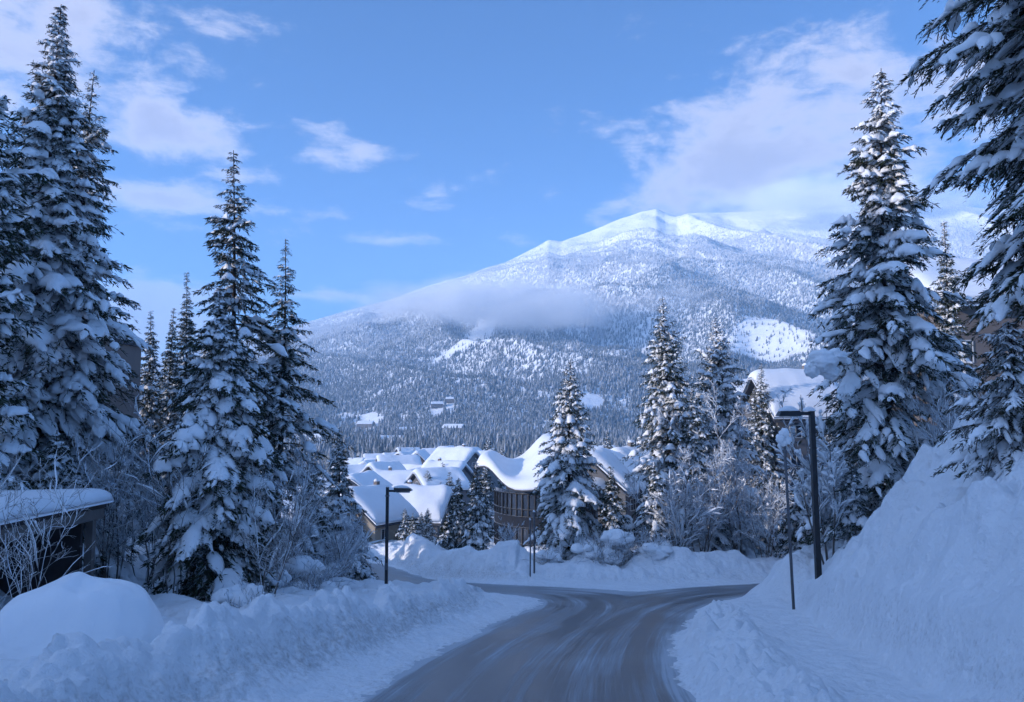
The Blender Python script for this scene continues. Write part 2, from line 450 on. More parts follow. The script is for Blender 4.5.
# ------------------------------------------------------------------ ground sheet and road
def build_ground():
    az = np.concatenate([np.linspace(-180, -60, 121)[:-1], np.linspace(-60, -36, 61)[:-1], np.linspace(-36, 36, 721), np.linspace(36, 60, 61)[1:], np.linspace(60, 180, 121)[1:]])
    az = np.radians(az)
    r = np.concatenate([np.linspace(0.4, 6, 20)[:-1], 6 * (90 / 6.) ** np.linspace(0, 1, 620), 90 * (5400 / 90.) ** np.linspace(0, 1, 150)[1:]])
    A, R = np.meshgrid(az, r)
    X = R * np.sin(A); Y = R * np.cos(A)
    Z, G = terrain(X, Y, True, True)
    na, nr = len(az), len(r)
    V = np.stack([X, Y, Z], -1).reshape(-1, 3)
    i, j = np.meshgrid(np.arange(nr - 1), np.arange(na - 1), indexing='ij')
    Q = np.stack([i * na + j, i * na + j + 1, (i + 1) * na + j + 1, (i + 1) * na + j], -1).reshape(-1, 4)[:, ::-1]
    Q = np.ascontiguousarray(Q)
    cz = float(terrain(np.array([0.0]), np.array([0.0]))[0])
    V = np.vstack([V, [[0, 0, cz]]]); c = len(V) - 1
    Tt = np.array([(c, k + 1, k) for k in range(na - 1)])
    me = make_mesh('ground', V, Q, Tt, [M['ground']])
    a = me.attributes.new('grit', 'FLOAT', 'POINT'); a.data.foreach_set('value', np.append(G.ravel(), 0).astype(np.float32))
    tag(obj('ground', me), kind='structure')
    return V[:, 2].min()

def build_road():
    xs = np.arange(-34, 64, 0.16); ys = np.arange(-38, 92, 0.16)
    X, Y = np.meshgrid(xs, ys)
    sd = road_sd(X, Y)
    Z = P(Y) - 0.020
    keep = sd < 0.75
    ka = keep[:-1, :-1] & keep[1:, :-1] & keep[:-1, 1:] & keep[1:, 1:]
    i, j = np.nonzero(ka); nx = len(xs)
    Q = np.stack([i * nx + j, i * nx + j + 1, (i + 1) * nx + j + 1, (i + 1) * nx + j], -1)
    used, inv = np.unique(Q, return_inverse=True); Q = inv.reshape(-1, 4)
    x = X.ravel()[used]; y = Y.ravel()[used]; z = Z.ravel()[used]; s = sd.ravel()[used]
    da, sa, la, _ = polydist(x, y, ROAD_A); db, sb, lb, _ = polydist(x, y, ROAD_B)
    me = make_mesh('road', np.stack([x, y, z], -1), Q, None, [M['road']])
    def fa(n, v): a = me.attributes.new(n, 'FLOAT', 'POINT'); a.data.foreach_set('value', v.astype(np.float32))
    def va(n, v): a = me.attributes.new(n, 'FLOAT_VECTOR', 'POINT'); a.data.foreach_set('vector', v.astype(np.float32).ravel())
    va('road_a', np.stack([da * sa, la, la * 0], -1)); va('road_b', np.stack([db * sb + 20, lb, lb * 0], -1))
    fa('branch', sstep(-1.2, 1.2, (da - db) + 1.0 * sstep(30, 36, y) * (x < 5)))
    # snow stays packed between the wheel tracks and at the edges
    tr = sum(np.exp(-((n0 - c_ - .25 * np.sin(l0 / 5 + c_)) / .28) ** 2) * (.7 + .5 * vnoise(l0 / 3, l0 * 0 + c_, 19)) for n0, l0 in ((np.where(da < db, da * sa, db * sb), np.where(da < db, la, lb)),) for c_ in (-1.7, -.55, .45, 1.65))
    cover = 0.38 + 0.9 * sstep(-0.30, 0.35, s) - 0.75 * tr + 0.55 * gauss(x, y, 4.0, 42.5, 4.5, 2.4)
    fa('cover', np.clip(cover, -0.5, 1.5))
    tag(obj('road', me), kind='structure')

# ------------------------------------------------------------------ vegetation
def ring_pads(Pc, side, W, Th, sag, seed, nring=9, flat=0.3):
    """lumpy closed pads of snow along curves. Pc (n,S,3) side (n,3) W,Th (n,S)"""
    rng = np.random.RandomState(seed)
    n, S, _ = Pc.shape
    ph = np.arange(nring) / nring * 2 * PI
    c = np.cos(ph); s = np.sin(ph)
    lump = 1 + 0.30 * rng.uniform(-1, 1, (n, S, nring))
    lump = (lump + np.roll(lump, 1, 2) + np.roll(lump, -1, 2)) / 3
    lump[:, 1:-1] = (lump[:, 1:-1] * 2 + lump[:, :-2] + lump[:, 2:]) / 4
    lump = 1 + (lump - 1) * 1.9
    up = np.where(s > 0, s, s * flat)
    off = (side[:, None, None, :] * (c[None, None, :, None] * (W[:, :, None] * lump)[..., None]))
    zz = up[None, None, :] * Th[:, :, None] * lump - sag * np.abs(c[None, None, :]) ** 1.6 * W[:, :, None]
    V = Pc[:, :, None, :] + off
    V[..., 2] += zz
    base = (np.arange(n) * S * nring)[:, None, None]
    i, j = np.meshgrid(np.arange(S - 1), np.arange(nring), indexing='ij')
    Q = np.stack([i * nring + j, i * nring + (j + 1) % nring, (i + 1) * nring + (j + 1) % nring, (i + 1) * nring + j], -1).reshape(1, -1, 4)
    Q = (Q + base).reshape(-1, 4)
    return V.reshape(-1, 3), Q

def conifer_data(seed, H, R, prof=None, detail=1.0, snow=1.0, droop=0.35, up0=0.1, spacing=0.42, nper=6, clear=0.03, sl=0.24, padw=1.0, gaps=0.0, lat=0.40, frost=0.14, skirt=0.0):
    rng = np.random.RandomState(seed)
    # --- trunk
    zt = np.linspace(-0.8, H, 14)
    bx = 0.012 * H * np.sin(zt / H * 3 + rng.uniform(0, 6)) * (zt / H); by = 0.012 * H * np.sin(zt / H * 2.4 + rng.uniform(0, 6)) * (zt / H)
    rad = np.maximum(0.012, (H * 0.012) * (1 - np.clip(zt, 0, H) / H)) + 0.006
    tb = MB(); tb.tube(np.stack([bx, by, zt], -1), rad, 8)
    # --- branches
    if prof is None: prof = [(0, .82), (.12, 1.0), (.35, .80), (.6, .52), (.8, .29), (.93, .10), (1, .03)]
    pt = np.array([p[0] for p in prof]); pr = np.array([p[1] for p in prof])
    hs = []
    h = clear * H
    while h < H * 0.997:
        t = h / H
        n = int(round(nper * (1.0 - 0.35 * t) + rng.uniform(-1, 1)))
        a0 = rng.uniform(0, 2 * PI)
        for k in range(max(3 if t < .8 else 2, n if t < .9 else n - 1)):
            hs.append((h + rng.uniform(-.25, .25) * spacing, a0 + k * 2.4 * (1 if n > 0 else 1) + k * 0 + rng.uniform(-.45, .45)))
        h += spacing * (1.08 - 0.74 * t) * rng.uniform(.75, 1.25)
    hb = np.array([q[0] for q in hs]); azb = np.array([q[1] for q in hs])
    nb = len(hb); t = np.clip(hb / H, 0, 1)
    big = 1 + 0.16 * vnoise(azb * 1.1, hb / (H * 0.09), seed + 3) + rng.uniform(-.32, .26, nb)
    L = np.maximum(0.13, R * np.interp(t, pt, pr) * big)
    if gaps > 0:
        L *= np.where(rng.rand(nb) < gaps, rng.uniform(.3, .65, nb), 1)
    a0 = up0 + 0.55 * t ** 2.2 + rng.uniform(-.14, .14, nb)
    dr = droop * (1 - 0.55 * t) + rng.uniform(-.10, .12, nb)
    curl = rng.uniform(-.22, .22, nb)
    def spine(b, s):
        r = L[b] * s
        a = azb[b] + curl[b] * s
        z = hb[b] + L[b] * (a0[b] * s - dr[b] * s * s * 1.25 + 0.10 * s ** 4)
        cx = np.interp(hb[b], zt, bx); cy = np.interp(hb[b], zt, by)
        return np.stack([cx + r * np.cos(a), cy + r * np.sin(a), z], -1)
    Vs, Qs, mi = [], [], []; nv = 0
    # branch wood
    S = 5; B = np.repeat(np.arange(nb), S).reshape(nb, S); ss = np.tile(np.linspace(0, .92, S), (nb, 1))
    pc = spine(B, ss)
    side = np.stack([-np.sin(azb), np.cos(azb), azb * 0], -1)
    rw = (0.008 + 0.012 * L)[:, None] * (1 - 0.8 * np.linspace(0, 1, S))[None]
    V, Q = ring_pads(pc, side, rw, rw, 0, seed, 4, 1.0)
    Vs.append(V); Qs.append(Q + nv); mi.append(np.full(len(Q), 2)); nv += len(V)
    # laterals
    nl = max(4, int(round(8 * detail)))
    b = np.repeat(np.arange(nb), nl * 2)
    s = np.tile(np.repeat(np.linspace(.10, 1.0, nl), 2), nb) + rng.uniform(-.05, .05, nb * nl * 2)
    s = np.clip(s, .06, 1.0)
    sd = np.tile(np.array([1, -1]), nb * nl)
    ll = (lat * L[b] * (1.05 - 0.80 * s) + 0.10) * rng.uniform(.65, 1.25, len(b))
    Lmax = L.max()
    kp = rng.rand(len(b)) < np.clip(0.45 + 0.75 * L[b] / Lmax, 0, 1)
    b, s, sd, ll = b[kp], s[kp], sd[kp], ll[kp]
    ang = azb[b] + curl[b] * s + sd * (np.radians(62) - np.radians(28) * s + rng.uniform(-.2, .2, len(b)))
    base = spine(b, s)
    ld = np.stack([np.cos(ang), np.sin(ang)], -1)
    d1 = 0.15 + 0.45 * (1 - t[b]) * (0.5 + droop) + rng.uniform(-.12, .15, len(b))
    def lateral(i, q):
        p = base[i].copy()
        p[..., :2] += ld[i] * (ll[i] * q)[..., None]
        p[..., 2] -= ll[i] * (d1[i] * q + 0.35 * q * q)
        return p
    if detail >= 1.2:
        I3 = np.repeat(np.arange(len(b)), 3).reshape(-1, 3); q3 = np.tile(np.array([0, .5, 1.0]), (len(b), 1))
        V, Q = ring_pads(lateral(I3, q3), np.stack([-ld[:, 1], ld[:, 0], ld[:, 0] * 0], -1), np.full((len(b), 3), .011), np.full((len(b), 3), .011), 0, seed, 3, 1.0)
        Vs.append(V); Qs.append(Q + nv); mi.append(np.full(len(Q), 2)); nv += len(V)
    # needle sprays
    ns = max(3, int(round(10 * detail)))
    li = np.repeat(np.arange(len(b)), ns)
    q = rng.uniform(.02, 1.05, len(li))
    kp = rng.rand(len(li)) < np.clip(0.35 + ll[li] / (lat * Lmax * .75), 0.3, 1)
    li, q = li[kp], q[kp]
    p0 = lateral(li, q)
    # also sprays along the spine
    m = nb * ns * 3
    bs = rng.choice(nb, m, p=(L + .12) / (L + .12).sum()); s2 = rng.uniform(.1, 1.0, m); p1 = spine(bs, s2)
    dirh = np.vstack([ld[li], np.stack([np.cos(azb[bs]), np.sin(azb[bs])], -1)])
    p0 = np.vstack([p0, p1]); m = len(p0)
    D = np.zeros((m, 3)); D[:, :2] = dirh + rng.normal(0, .55, (m, 2)); D[:, 2] = rng.normal(-.38, .34, m)
    D /= np.linalg.norm(D, axis=1, keepdims=True)
    le = sl * rng.uniform(.55, 1.35, m) * (0.65 + 0.35 * np.concatenate([np.clip(L[b][li] / 2.0, 0, 1.0), np.clip(L[bs] / 2.0, 0, 1.0)]))
    tb_ = np.concatenate([t[b][li], t[bs]]); le = le * np.clip(.34 + 3.2 * (1 - tb_), .34, 1)
    wv = np.cross(D, rng.normal(0, 1, (m, 3)) * np.array([.6, .6, 1.0])); wv /= np.linalg.norm(wv, axis=1, keepdims=True) + 1e-9
    wd = le * rng.uniform(.07, .15, m)
    mid = p0 + D * (le * 0.5)[:, None]; tip = p0 + D * le[:, None]; tip[:, 2] -= le * .12
    V = np.stack([p0, mid + wv * wd[:, None], tip, mid - wv * wd[:, None]], 1).reshape(-1, 3)
    Q = np.arange(m * 4).reshape(-1, 4)
    Vs.append(V); Qs.append(Q + nv); nv += len(V)
    mi.append((rng.rand(m) < frost).astype(int))
    crown = (np.vstack(Vs), np.vstack(Qs), np.concatenate(mi))
    # --- snow pads
    SV, SQ = [], []; nv = 0
    # main pads on the branches
    skm = np.where(t < skirt, .25, 1.0)
    cl = 0.42 + 0.75 * (vnoise(azb * 1.6, hb / (H * 0.07), seed + 9) * .5 + .5)
    prb = np.clip(snow * cl * skm, 0, 1)
    sa = np.nonzero(rng.rand(nb) < prb)[0]; sb = np.nonzero((rng.rand(nb) < prb * .95) & (L > .7))[0]
    sel = np.concatenate([sa, sb]); one = np.concatenate([L[sa] <= .7, np.zeros(len(sb), bool)]); first = np.concatenate([np.ones(len(sa), bool), np.zeros(len(sb), bool)])
    S = 9; u = np.linspace(0, 1, S); m_ = len(sel)
    s0 = np.where(first, rng.uniform(.08, .30, m_), rng.uniform(.48, .66, m_)); s1 = np.where(first, np.where(one, rng.uniform(.8, 1.04, m_), rng.uniform(.44, .64, m_)), rng.uniform(.84, 1.06, m_))
    ss = s0[:, None] + (s1 - s0)[:, None] * u[None]
    Bm = np.repeat(sel, S).reshape(-1, S)
    pc = spine(Bm, ss)
    env = np.sin(PI * np.clip(u, 0.012, .988)) ** 0.55
    lump = 1 + 0.45 * rng.uniform(-1, 1, (len(sel), S))
    wmax = np.minimum(np.clip(lat * L[sel] * 0.62, 0.05, .62), .2 + .18 * L[sel]) * rng.uniform(.5, 1.1, len(sel)) * padw
    W = wmax[:, None] * env[None] * lump * (1.12 - .45 * ss)
    Th = np.minimum(W * 0.75, 0.26) * rng.uniform(.65, 1.2, (len(sel), 1)) + 0.012
    pc[..., 2] += Th * 0.25
    side = np.stack([-np.sin(azb[sel]), np.cos(azb[sel]), sel * 0], -1)
    V, Q = ring_pads(pc, side, W, Th, 0.40, seed + 1, 10)
    SV.append(V); SQ.append(Q + nv); nv += len(V)
    # smaller pads on the laterals
    pl = np.clip(0.44 * snow * (0.35 + 0.9 * cl[b]) * skm[b], 0, .95)
    sel = np.nonzero((rng.rand(len(b)) < pl) & (ll > 0.16))[0]
    S = 6; u = np.linspace(0, 1, S)
    s0 = rng.uniform(.0, .3, len(sel)); s1 = rng.uniform(.7, 1.0, len(sel))
    qq = s0[:, None] + (s1 - s0)[:, None] * u[None]
    Im = np.repeat(sel, S).reshape(-1, S)
    pc = lateral(Im, qq)
    env = np.sin(PI * np.clip(u, 0.02, .98)) ** 0.6
    W = (np.clip(ll[sel] * 0.26, .035, .20) * rng.uniform(.6, 1.3, len(sel)) * padw)[:, None] * env[None] * (1 + .3 * rng.uniform(-1, 1, (len(sel), S)))
    Th = W * rng.uniform(.55, .9, (len(sel), 1)) + 0.008
    pc[..., 2] += Th * 0.3
    side = np.stack([-ld[sel][:, 1], ld[sel][:, 0], sel * 0], -1)
    V, Q = ring_pads(pc, side, W, Th, 0.25, seed + 2, 7)
    SV.append(V); SQ.append(Q + nv); nv += len(V)
    # leader
    mb = MB()
    return tb, crown, (np.vstack(SV), np.vstack(SQ))

def conifer_meshes(**kw):
    tb, (V, Q, mi), (sv, sq) = conifer_data(**kw)
    tm = make_mesh('trunk', np.vstack(tb.V), np.vstack(tb.Q), np.vstack(tb.T), [M['bark']])
    cm = make_mesh('crown', V, Q, None, [M['needle'], M['needle_frost'], M['bark']], qm=mi, smooth=False)
    sm = make_mesh('snow_clumps', sv, sq, None, [M['tree_snow']])
    return tm, cm, sm

def plant_conifer(x, y, z, label, meshes, rz=0.0, sc=1.0, group=None, name='snowy_conifer', cat='conifer tree'):
    r = empty(name, (x, y, z), label, cat, group, rz)
    r.scale = (sc, sc, sc)
    for n, me in zip(('trunk', 'crown', 'snow_clumps'), meshes):
        obj(n, me, r)
    return r

def bare_data(seed, H, spread, nstem=4, n1=10, n2=5, n3=4, r0=0.035, lean=0.25, frost=0.0, droop=0.0, wig=0.17, twig_r=0.006):
    """bare shrub or young tree: stems, limbs, twigs"""
    rng = np.random.RandomState(seed)
    Vb, Qb, mi = [], [], []; nv = 0
    def curves(p, d, L, S, grav, wiggle):
        n = len(p); pts = np.zeros((n, S, 3)); pts[:, 0] = p; dd = d / np.linalg.norm(d, axis=1, keepdims=True)
        for k in range(1, S):
            dd = dd + rng.normal(0, wiggle, (n, 3)) + np.array([0, 0, grav]) / S
            dd /= np.linalg.norm(dd, axis=1, keepdims=True)
            pts[:, k] = pts[:, k - 1] + dd * (L / (S - 1))[:, None]
        return pts
    def emit(pts, ra, rb, nring, mat):
        nonlocal nv
        n, S, _ = pts.shape
        rad = ra[:, None] + (rb - ra)[:, None] * np.linspace(0, 1, S)[None]
        tan = np.gradient(pts, axis=1); tan /= np.linalg.norm(tan, axis=2, keepdims=True) + 1e-9
        ref = np.where(np.abs(tan[..., 2:3]) > 0.8, np.array([1., 0, 0]), np.array([0, 0, 1.]))
        a = np.cross(tan, ref); a /= np.linalg.norm(a, axis=2, keepdims=True) + 1e-9
        bb = np.cross(a, tan)
        ph = np.arange(nring) / nring * 2 * PI + PI / 6
        V = pts[:, :, None] + rad[:, :, None, None] * (np.cos(ph)[None, None, :, None] * a[:, :, None] + np.sin(ph)[None, None, :, None] * bb[:, :, None])
        base = (np.arange(n) * S * nring)[:, None, None]
        i, j = np.meshgrid(np.arange(S - 1), np.arange(nring), indexing='ij')
        Q = np.stack([i * nring + j, i * nring + (j + 1) % nring, (i + 1) * nring + (j + 1) % nring, (i + 1) * nring + j], -1).reshape(1, -1, 4)
        Q = (Q + base).reshape(-1, 4)
        Vb.append(V.reshape(-1, 3)); Qb.append(Q + nv); nv += n * S * nring
        per = (S - 1) * nring
        mi.append(np.repeat(mat, per))
    a = rng.uniform(0, 2 * PI, nstem)
    p = np.stack([np.cos(a) * .25 * spread * rng.rand(nstem) * .6, np.sin(a) * .25 * spread * rng.rand(nstem) * .6, np.full(nstem, -0.5)], -1)
    d = np.stack([np.cos(a) * lean * rng.uniform(.2, 1.2, nstem), np.sin(a) * lean * rng.uniform(.2, 1.2, nstem), np.ones(nstem)], -1)
    L0 = H * rng.uniform(.72, 1.05, nstem) + .5
    st = curves(p, d, L0, 10, 0.05, wig * .5)
    emit(st, np.full(nstem, r0) * rng.uniform(.7, 1.2, nstem), np.full(nstem, r0 * .2), 5, np.zeros(nstem, int))
    def kids(par, plen, n, lf, smin, elev, S, grav):
        m = len(par) * n; pi = np.repeat(np.arange(len(par)), n)
        Sx = par.shape[1]
        f = rng.uniform(smin, .97, m) * (Sx - 1); k = np.minimum(f.astype(int), Sx - 2); fr = (f - k)[:, None]
        p = par[pi, k] * (1 - fr) + par[pi, k + 1] * fr
        tan = par[pi, k + 1] - par[pi, k]; tan /= np.linalg.norm(tan, axis=1, keepdims=True) + 1e-9
        rnd = rng.normal(0, 1, (m, 3)); rnd -= tan * (rnd * tan).sum(1, keepdims=True); rnd /= np.linalg.norm(rnd, axis=1, keepdims=True) + 1e-9
        d = tan * rng.uniform(.5, 1.1, (m, 1)) + rnd * rng.uniform(.5, 1.0, (m, 1)) * elev
        L = plen[pi] * lf * rng.uniform(.5, 1.2, m) * (1.15 - .75 * f / (Sx - 1))
        return curves(p, d, L, S, grav, wig), L
    l1, L1 = kids(st, L0, n1, .42 * spread / max(.3, H * .35), .18, .8, 7, .25 - droop)
    n = len(l1); fz = (rng.rand(n) < frost).astype(int)
    emit(l1, np.full(n, r0 * .42), np.full(n, r0 * .12), 4, fz)
    l2, L2 = kids(l1, L1, n2, .5, .15, .85, 5, .15 - droop)
    n = len(l2); fz = (rng.rand(n) < frost).astype(int)
    emit(l2, np.full(n, twig_r * 1.5) * (1 + .8 * fz), np.full(n, twig_r * .7) * (1 + .8 * fz), 3, fz)
    if n3:
        l3, L3 = kids(l2, L2, n3, .55, .1, .9, 4, .1 - droop)
        n = len(l3); fz = (rng.rand(n) < frost).astype(int)
        emit(l3, np.full(n, twig_r) * (1 + 1.0 * fz), np.full(n, twig_r * .6) * (1 + 1.0 * fz), 3, fz)
    # snow resting along limbs and twigs
    out = np.vstack(Vb), np.vstack(Qb), np.concatenate(mi)
    return out, (l1, L1), (l2, L2), rng

def bare_plant(x, y, z, label, seed, snow=0.5, pw=1.0, name='bare_shrub', cat='bare shrub', group=None, snowname='snow_clumps', **kw):
    (V, Q, mi), (l1, L1), (l2, L2), rng = bare_data(seed, **kw)
    r = empty(name, (x, y, z), label, cat, group)
    me = make_mesh('branches', V, Q, None, [M['twig'], M['twig_frost']], qm=mi, smooth=True)
    obj('branches', me, r)
    if snow > 0:
        SV, SQ = [], []; nv = 0
        for (l, LL, w0, pr) in ((l1, L1, .030, snow), (l2, L2, .022, snow * .6)):
            s = np.nonzero(rng.rand(len(l)) < pr)[0]
            if not len(s): continue
            pc = l[s][:, 1:].copy(); S = pc.shape[1]
            u = np.linspace(0, 1, S); env = np.sin(PI * np.clip(u, .04, .96)) ** .6
            W = pw * w0 * rng.uniform(.6, 1.6, (len(s), 1)) * env[None] * (1 + .4 * rng.uniform(-1, 1, (len(s), S)))
            dv = pc[:, -1] - pc[:, 0]; sv = np.stack([-dv[:, 1], dv[:, 0], dv[:, 0] * 0], -1); sv /= np.linalg.norm(sv, axis=1, keepdims=True) + 1e-6
            pc[..., 2] += W * .5
            V, Q = ring_pads(pc, sv, W, W * .9, 0.2, seed + 5, 6, .6)
            SV.append(V); SQ.append(Q + nv); nv += len(V)
        if SV: obj(snowname, make_mesh(snowname, np.vstack(SV), np.vstack(SQ), None, [M['tree_snow']]), r)
    return r

def blob(cx, cy, cz, rx, ry, rz, seed, n=26, lump=0.16, flat=0.35, freq=1.6):
    """a lumpy rounded mass of snow"""
    th = np.linspace(0, PI, n); ph = np.linspace(0, 2 * PI, 2 * n + 1)[:-1]
    TT, PP = np.meshgrid(th, ph, indexing='ij')
    x = np.sin(TT) * np.cos(PP); y = np.sin(TT) * np.sin(PP); z = np.cos(TT)
    k = 1 + lump * (fbm(x * freq + seed, y * freq + z * 1.3 * freq, seed, 3) + 0.5 * fbm(z * freq * 1.7 + seed * 2, x * freq * 1.4 - y, seed + 4, 2))
    V = np.stack([cx + rx * x * k, cy + ry * y * k, cz + np.where(z > 0, rz, rz * flat) * z * k], -1).reshape(-1, 3)
    m = 2 * n
    i, j = np.meshgrid(np.arange(n - 1), np.arange(m), indexing='ij')
    Q = np.stack([i * m + j, (i + 1) * m + j, (i + 1) * m + (j + 1) % m, i * m + (j + 1) % m], -1).reshape(-1, 4)
    return V, Q

def snow_bush(px, row, d, w, h, label, seed, name='snow_capped_bush', lift=0.5, group=None):
    """a small bush buried under a cap of snow; row = top of the cap"""
    p = at(px, row, d); z0 = T(p[0], d) - 0.15; H = max(0.5, p[2] - z0)
    r = empty(name, (p[0], d, z0), label, 'snowy bush', group)
    (V, Q, mi), _, _, _ = bare_data(seed, H=H * .8, spread=w * 1.1, nstem=9, n1=7, n2=4, n3=0, r0=.02, lean=.9, frost=.35, twig_r=.009)
    obj('branches', make_mesh('branches', V, Q, None, [M['twig'], M['twig_frost']], qm=mi), r)
    rng = random.Random(seed)
    mb = MB()
    V, Q = blob(0, 0, H - h * .62, w * .5, w * .46, h * .62, seed, 18, .30, .55, 1.9); mb.add(V, Q)
    for k in range(5):
        a = rng.uniform(0, 6.28); q = rng.uniform(.25, .5) * w
        s = rng.uniform(.28, .5)
        V, Q = blob(math.cos(a) * q, math.sin(a) * q, H * rng.uniform(.35, .8), w * s * .6, w * s * .55, h * s * .9, seed + k + 1, 12, .3, .5); mb.add(V, Q)
    mb.build('snow_clumps', M['tree_snow'], r, smooth=True)
    return r

# conifers of the photograph: tip px, tip row, depth, half width px, keywords, label
def fir(px, row, d, hw, label, seed, dz=0.0, lean=0, **kw):
    p = at(px, row, d); x = p[0]; z0 = T(x, d) - 0.1 + dz
    H = p[2] - z0
    me = conifer_meshes(seed=seed, H=H, R=hw / F * d, **kw)
    return plant_conifer(x, d, z0, label, me)

HEAVY = dict(snow=1.25, droop=0.60, up0=0.08, padw=1.15, frost=.12, spacing=.52)
SPARSE = dict(snow=.50, droop=.62, up0=.0, nper=5, spacing=.56, gaps=.3, padw=.85, lat=.36, frost=.10)
def build_firs():
    full = [(0, .95), (.2, 1.0), (.42, .86), (.58, .62), (.7, .40), (.8, .30), (.9, .16), (1, .03)]
    fir(64, 6, 32, 84, 'tallest fir on the left, loaded with snow, its tip near the top edge', 101, prof=full, detail=1.25, nper=7, **HEAVY)
    fir(92, 70, 34.5, 62, 'fir with bare upper trunk right behind the tallest left fir', 102, detail=1.1, snow=.8, droop=.5, nper=5, gaps=.3, spacing=.6, padw=1.1,
        prof=[(0, 1), (.3, .9), (.5, .75), (.63, .5), (.70, .25), (.74, .52), (.80, .5), (.86, .34), (.92, .16), (1, .04)])
    fir(-24, 70, 26, 60, 'snowy fir cut off by the left edge of the view', 103, detail=1.1, snow=.8, droop=.3, gaps=.35, padw=1.0, prof=[(0, 1), (.5, .9), (.7, .85), (.85, .8), (.93, .4), (1, .05)])
    fir(8, 192, 43, 30, 'dim fir tip at far left behind the tallest fir', 104, snow=.8, droop=.5)
    fir(237, 152, 40, 66, 'tall dark fir with open drooping limbs, left of the valley gap', 105, detail=1.2, prof=[(0, .8), (.2, 1.0), (.45, .88), (.6, .62), (.75, .38), (.88, .26), (1, .03)], **SPARSE)
    fir(284, 238, 42, 50, 'slim dark fir with drooping limbs standing beside the open valley view', 106, detail=1.1, prof=[(0, .7), (.2, .95), (.42, 1.0), (.6, .60), (.75, .42), (.88, .24), (1, .03)], **SPARSE)
    fir(222, 286, 30.5, 58, 'heavily loaded fir with dark skirt, in front of the tall dark fir', 107, detail=1.25, nper=7, snow=1.3, droop=.66, up0=.06, padw=1.2, frost=.1, skirt=.20, prof=[(0, .95), (.25, 1.0), (.5, .82), (.68, .50), (.82, .30), (.92, .14), (1, .03)])
    fir(189, 273, 58, 21, 'narrow pointed fir, tallest of the three slim tips behind the left trees', 108, snow=.7, droop=.4, spacing=.5)
    fir(174, 309, 61, 17, 'small fir tip between two other slim tips behind the left trees', 109, snow=.8, droop=.4, spacing=.5)
    fir(152, 311, 57, 23, 'leftmost of the three slim fir tips behind the left trees', 110, snow=.8, droop=.5, spacing=.5)
    fir(205, 330, 50, 34, 'snowy fir hidden in the thicket behind the heavily loaded fir', 111, snow=.9, droop=.5)
    fir(130, 430, 44, 40, 'snow covered fir low in the thicket beside the tan building', 112, snow=1.0, droop=.5)
    fir(55, 430, 29, 46, 'low snow laden fir directly behind the carport roof', 113, snow=1.1, droop=.5, padw=1.2)
    fir(340, 428, 49, 36, 'slender tipped fir by the left street lamp, snow clumps on every limb', 114, snow=1.25, droop=.5, spacing=.40, padw=1.15, prof=[(0, .9), (.15, 1), (.4, .72), (.6, .36), (.75, .20), (.9, .12), (1, .04)])
    fir(313, 455, 58, 30, 'short snowy fir left of the slender tipped fir', 115, snow=.9, droop=.5)
    fir(318, 505, 43, 34, 'small fir bent by snow at the foot of the slim dark fir', 116, snow=1.1, droop=.7, padw=1.2)
    fir(569, 358, 59, 40, 'dense snowy fir standing in front of the curved glass building', 120, detail=1.15, snow=1.0, droop=.58, padw=1.15, spacing=.50, frost=.15, prof=[(0, .85), (.1, 1.0), (.3, .85), (.5, .62), (.68, .42), (.82, .25), (.93, .13), (1, .04)])
    fir(611, 466, 57.5, 19, 'small narrow fir in front of the gabled house, beside the dense fir', 121, snow=.9, droop=.5, spacing=.36)
    fir(665, 296, 64, 40, 'taller of the two high firs at the centre right, dark ragged limbs', 122, detail=1.15, snow=.75, droop=.5, spacing=.5, gaps=.12, prof=[(0, .7), (.15, .85), (.4, 1.0), (.6, .70), (.78, .44), (.9, .22), (1, .04)])
    fir(690, 388, 62, 34, 'snowy fir between the two high firs at the centre right', 123, snow=1.0, droop=.55, spacing=.45)
    fir(717, 318, 67, 46, 'high fir behind the big frosted tree, its right flank white', 124, detail=1.1, snow=1.05, droop=.5, spacing=.46, prof=[(0, .95), (.25, 1.0), (.5, .70), (.68, .50), (.82, .36), (.92, .18), (1, .04)])
    fir(762, 363, 74, 30, 'dark fir with light snow in front of the right hand house roof', 125, snow=.65, droop=.5, spacing=.5)
    fir(655, 462, 58, 24, 'low broad fir bowed under snow left of the frosted trees', 126, snow=1.2, droop=.7, padw=1.3)
    fir(477, 460, 66, 15, 'largest fir of the dark trio left of the glass building', 130, snow=1.25, droop=.5, spacing=.42)
    fir(458, 478, 68, 14, 'thin fir in the middle of the dark trio left of the glass building', 131, snow=1.25, droop=.5, spacing=.42)
    fir(447, 514, 66, 12, 'short fir at the left end of the trio beside the sunlit snow pile', 132, snow=1.25, droop=.5, spacing=.36)
    fir(876, 68, 36, 84, 'great snow laden fir behind the right street lamp', 140, detail=1.35, nper=6, snow=.85, droop=.52, up0=.02, padw=1.1, frost=.14, gaps=.15, spacing=.56, prof=[(0, .92), (.15, 1.0), (.38, .86), (.55, .66), (.7, .42), (.82, .34), (.92, .17), (1, .03)])
    fir(939, 222, 46, 34, 'thin pale fir in the gap before the brown building on the right', 141, snow=1.1, droop=.5, gaps=.1)
    fir(850, 462, 33, 26, 'small fir at the foot of the great snow laden fir', 142, snow=.6, droop=.6, frost=.5)
    fir(1058, -330, 19.5, 128, 'huge near fir at the right edge, dark limbs reaching into view', 143, detail=2.5, nper=8, snow=.66, droop=.42, up0=-.16, padw=.85, sl=.15, frost=.04, spacing=.55, clear=.18, gaps=.2,
        prof=[(0, .5), (.25, .8), (.36, 1.0), (.55, 1.0), (.7, .8), (.85, .5), (1, .03)])
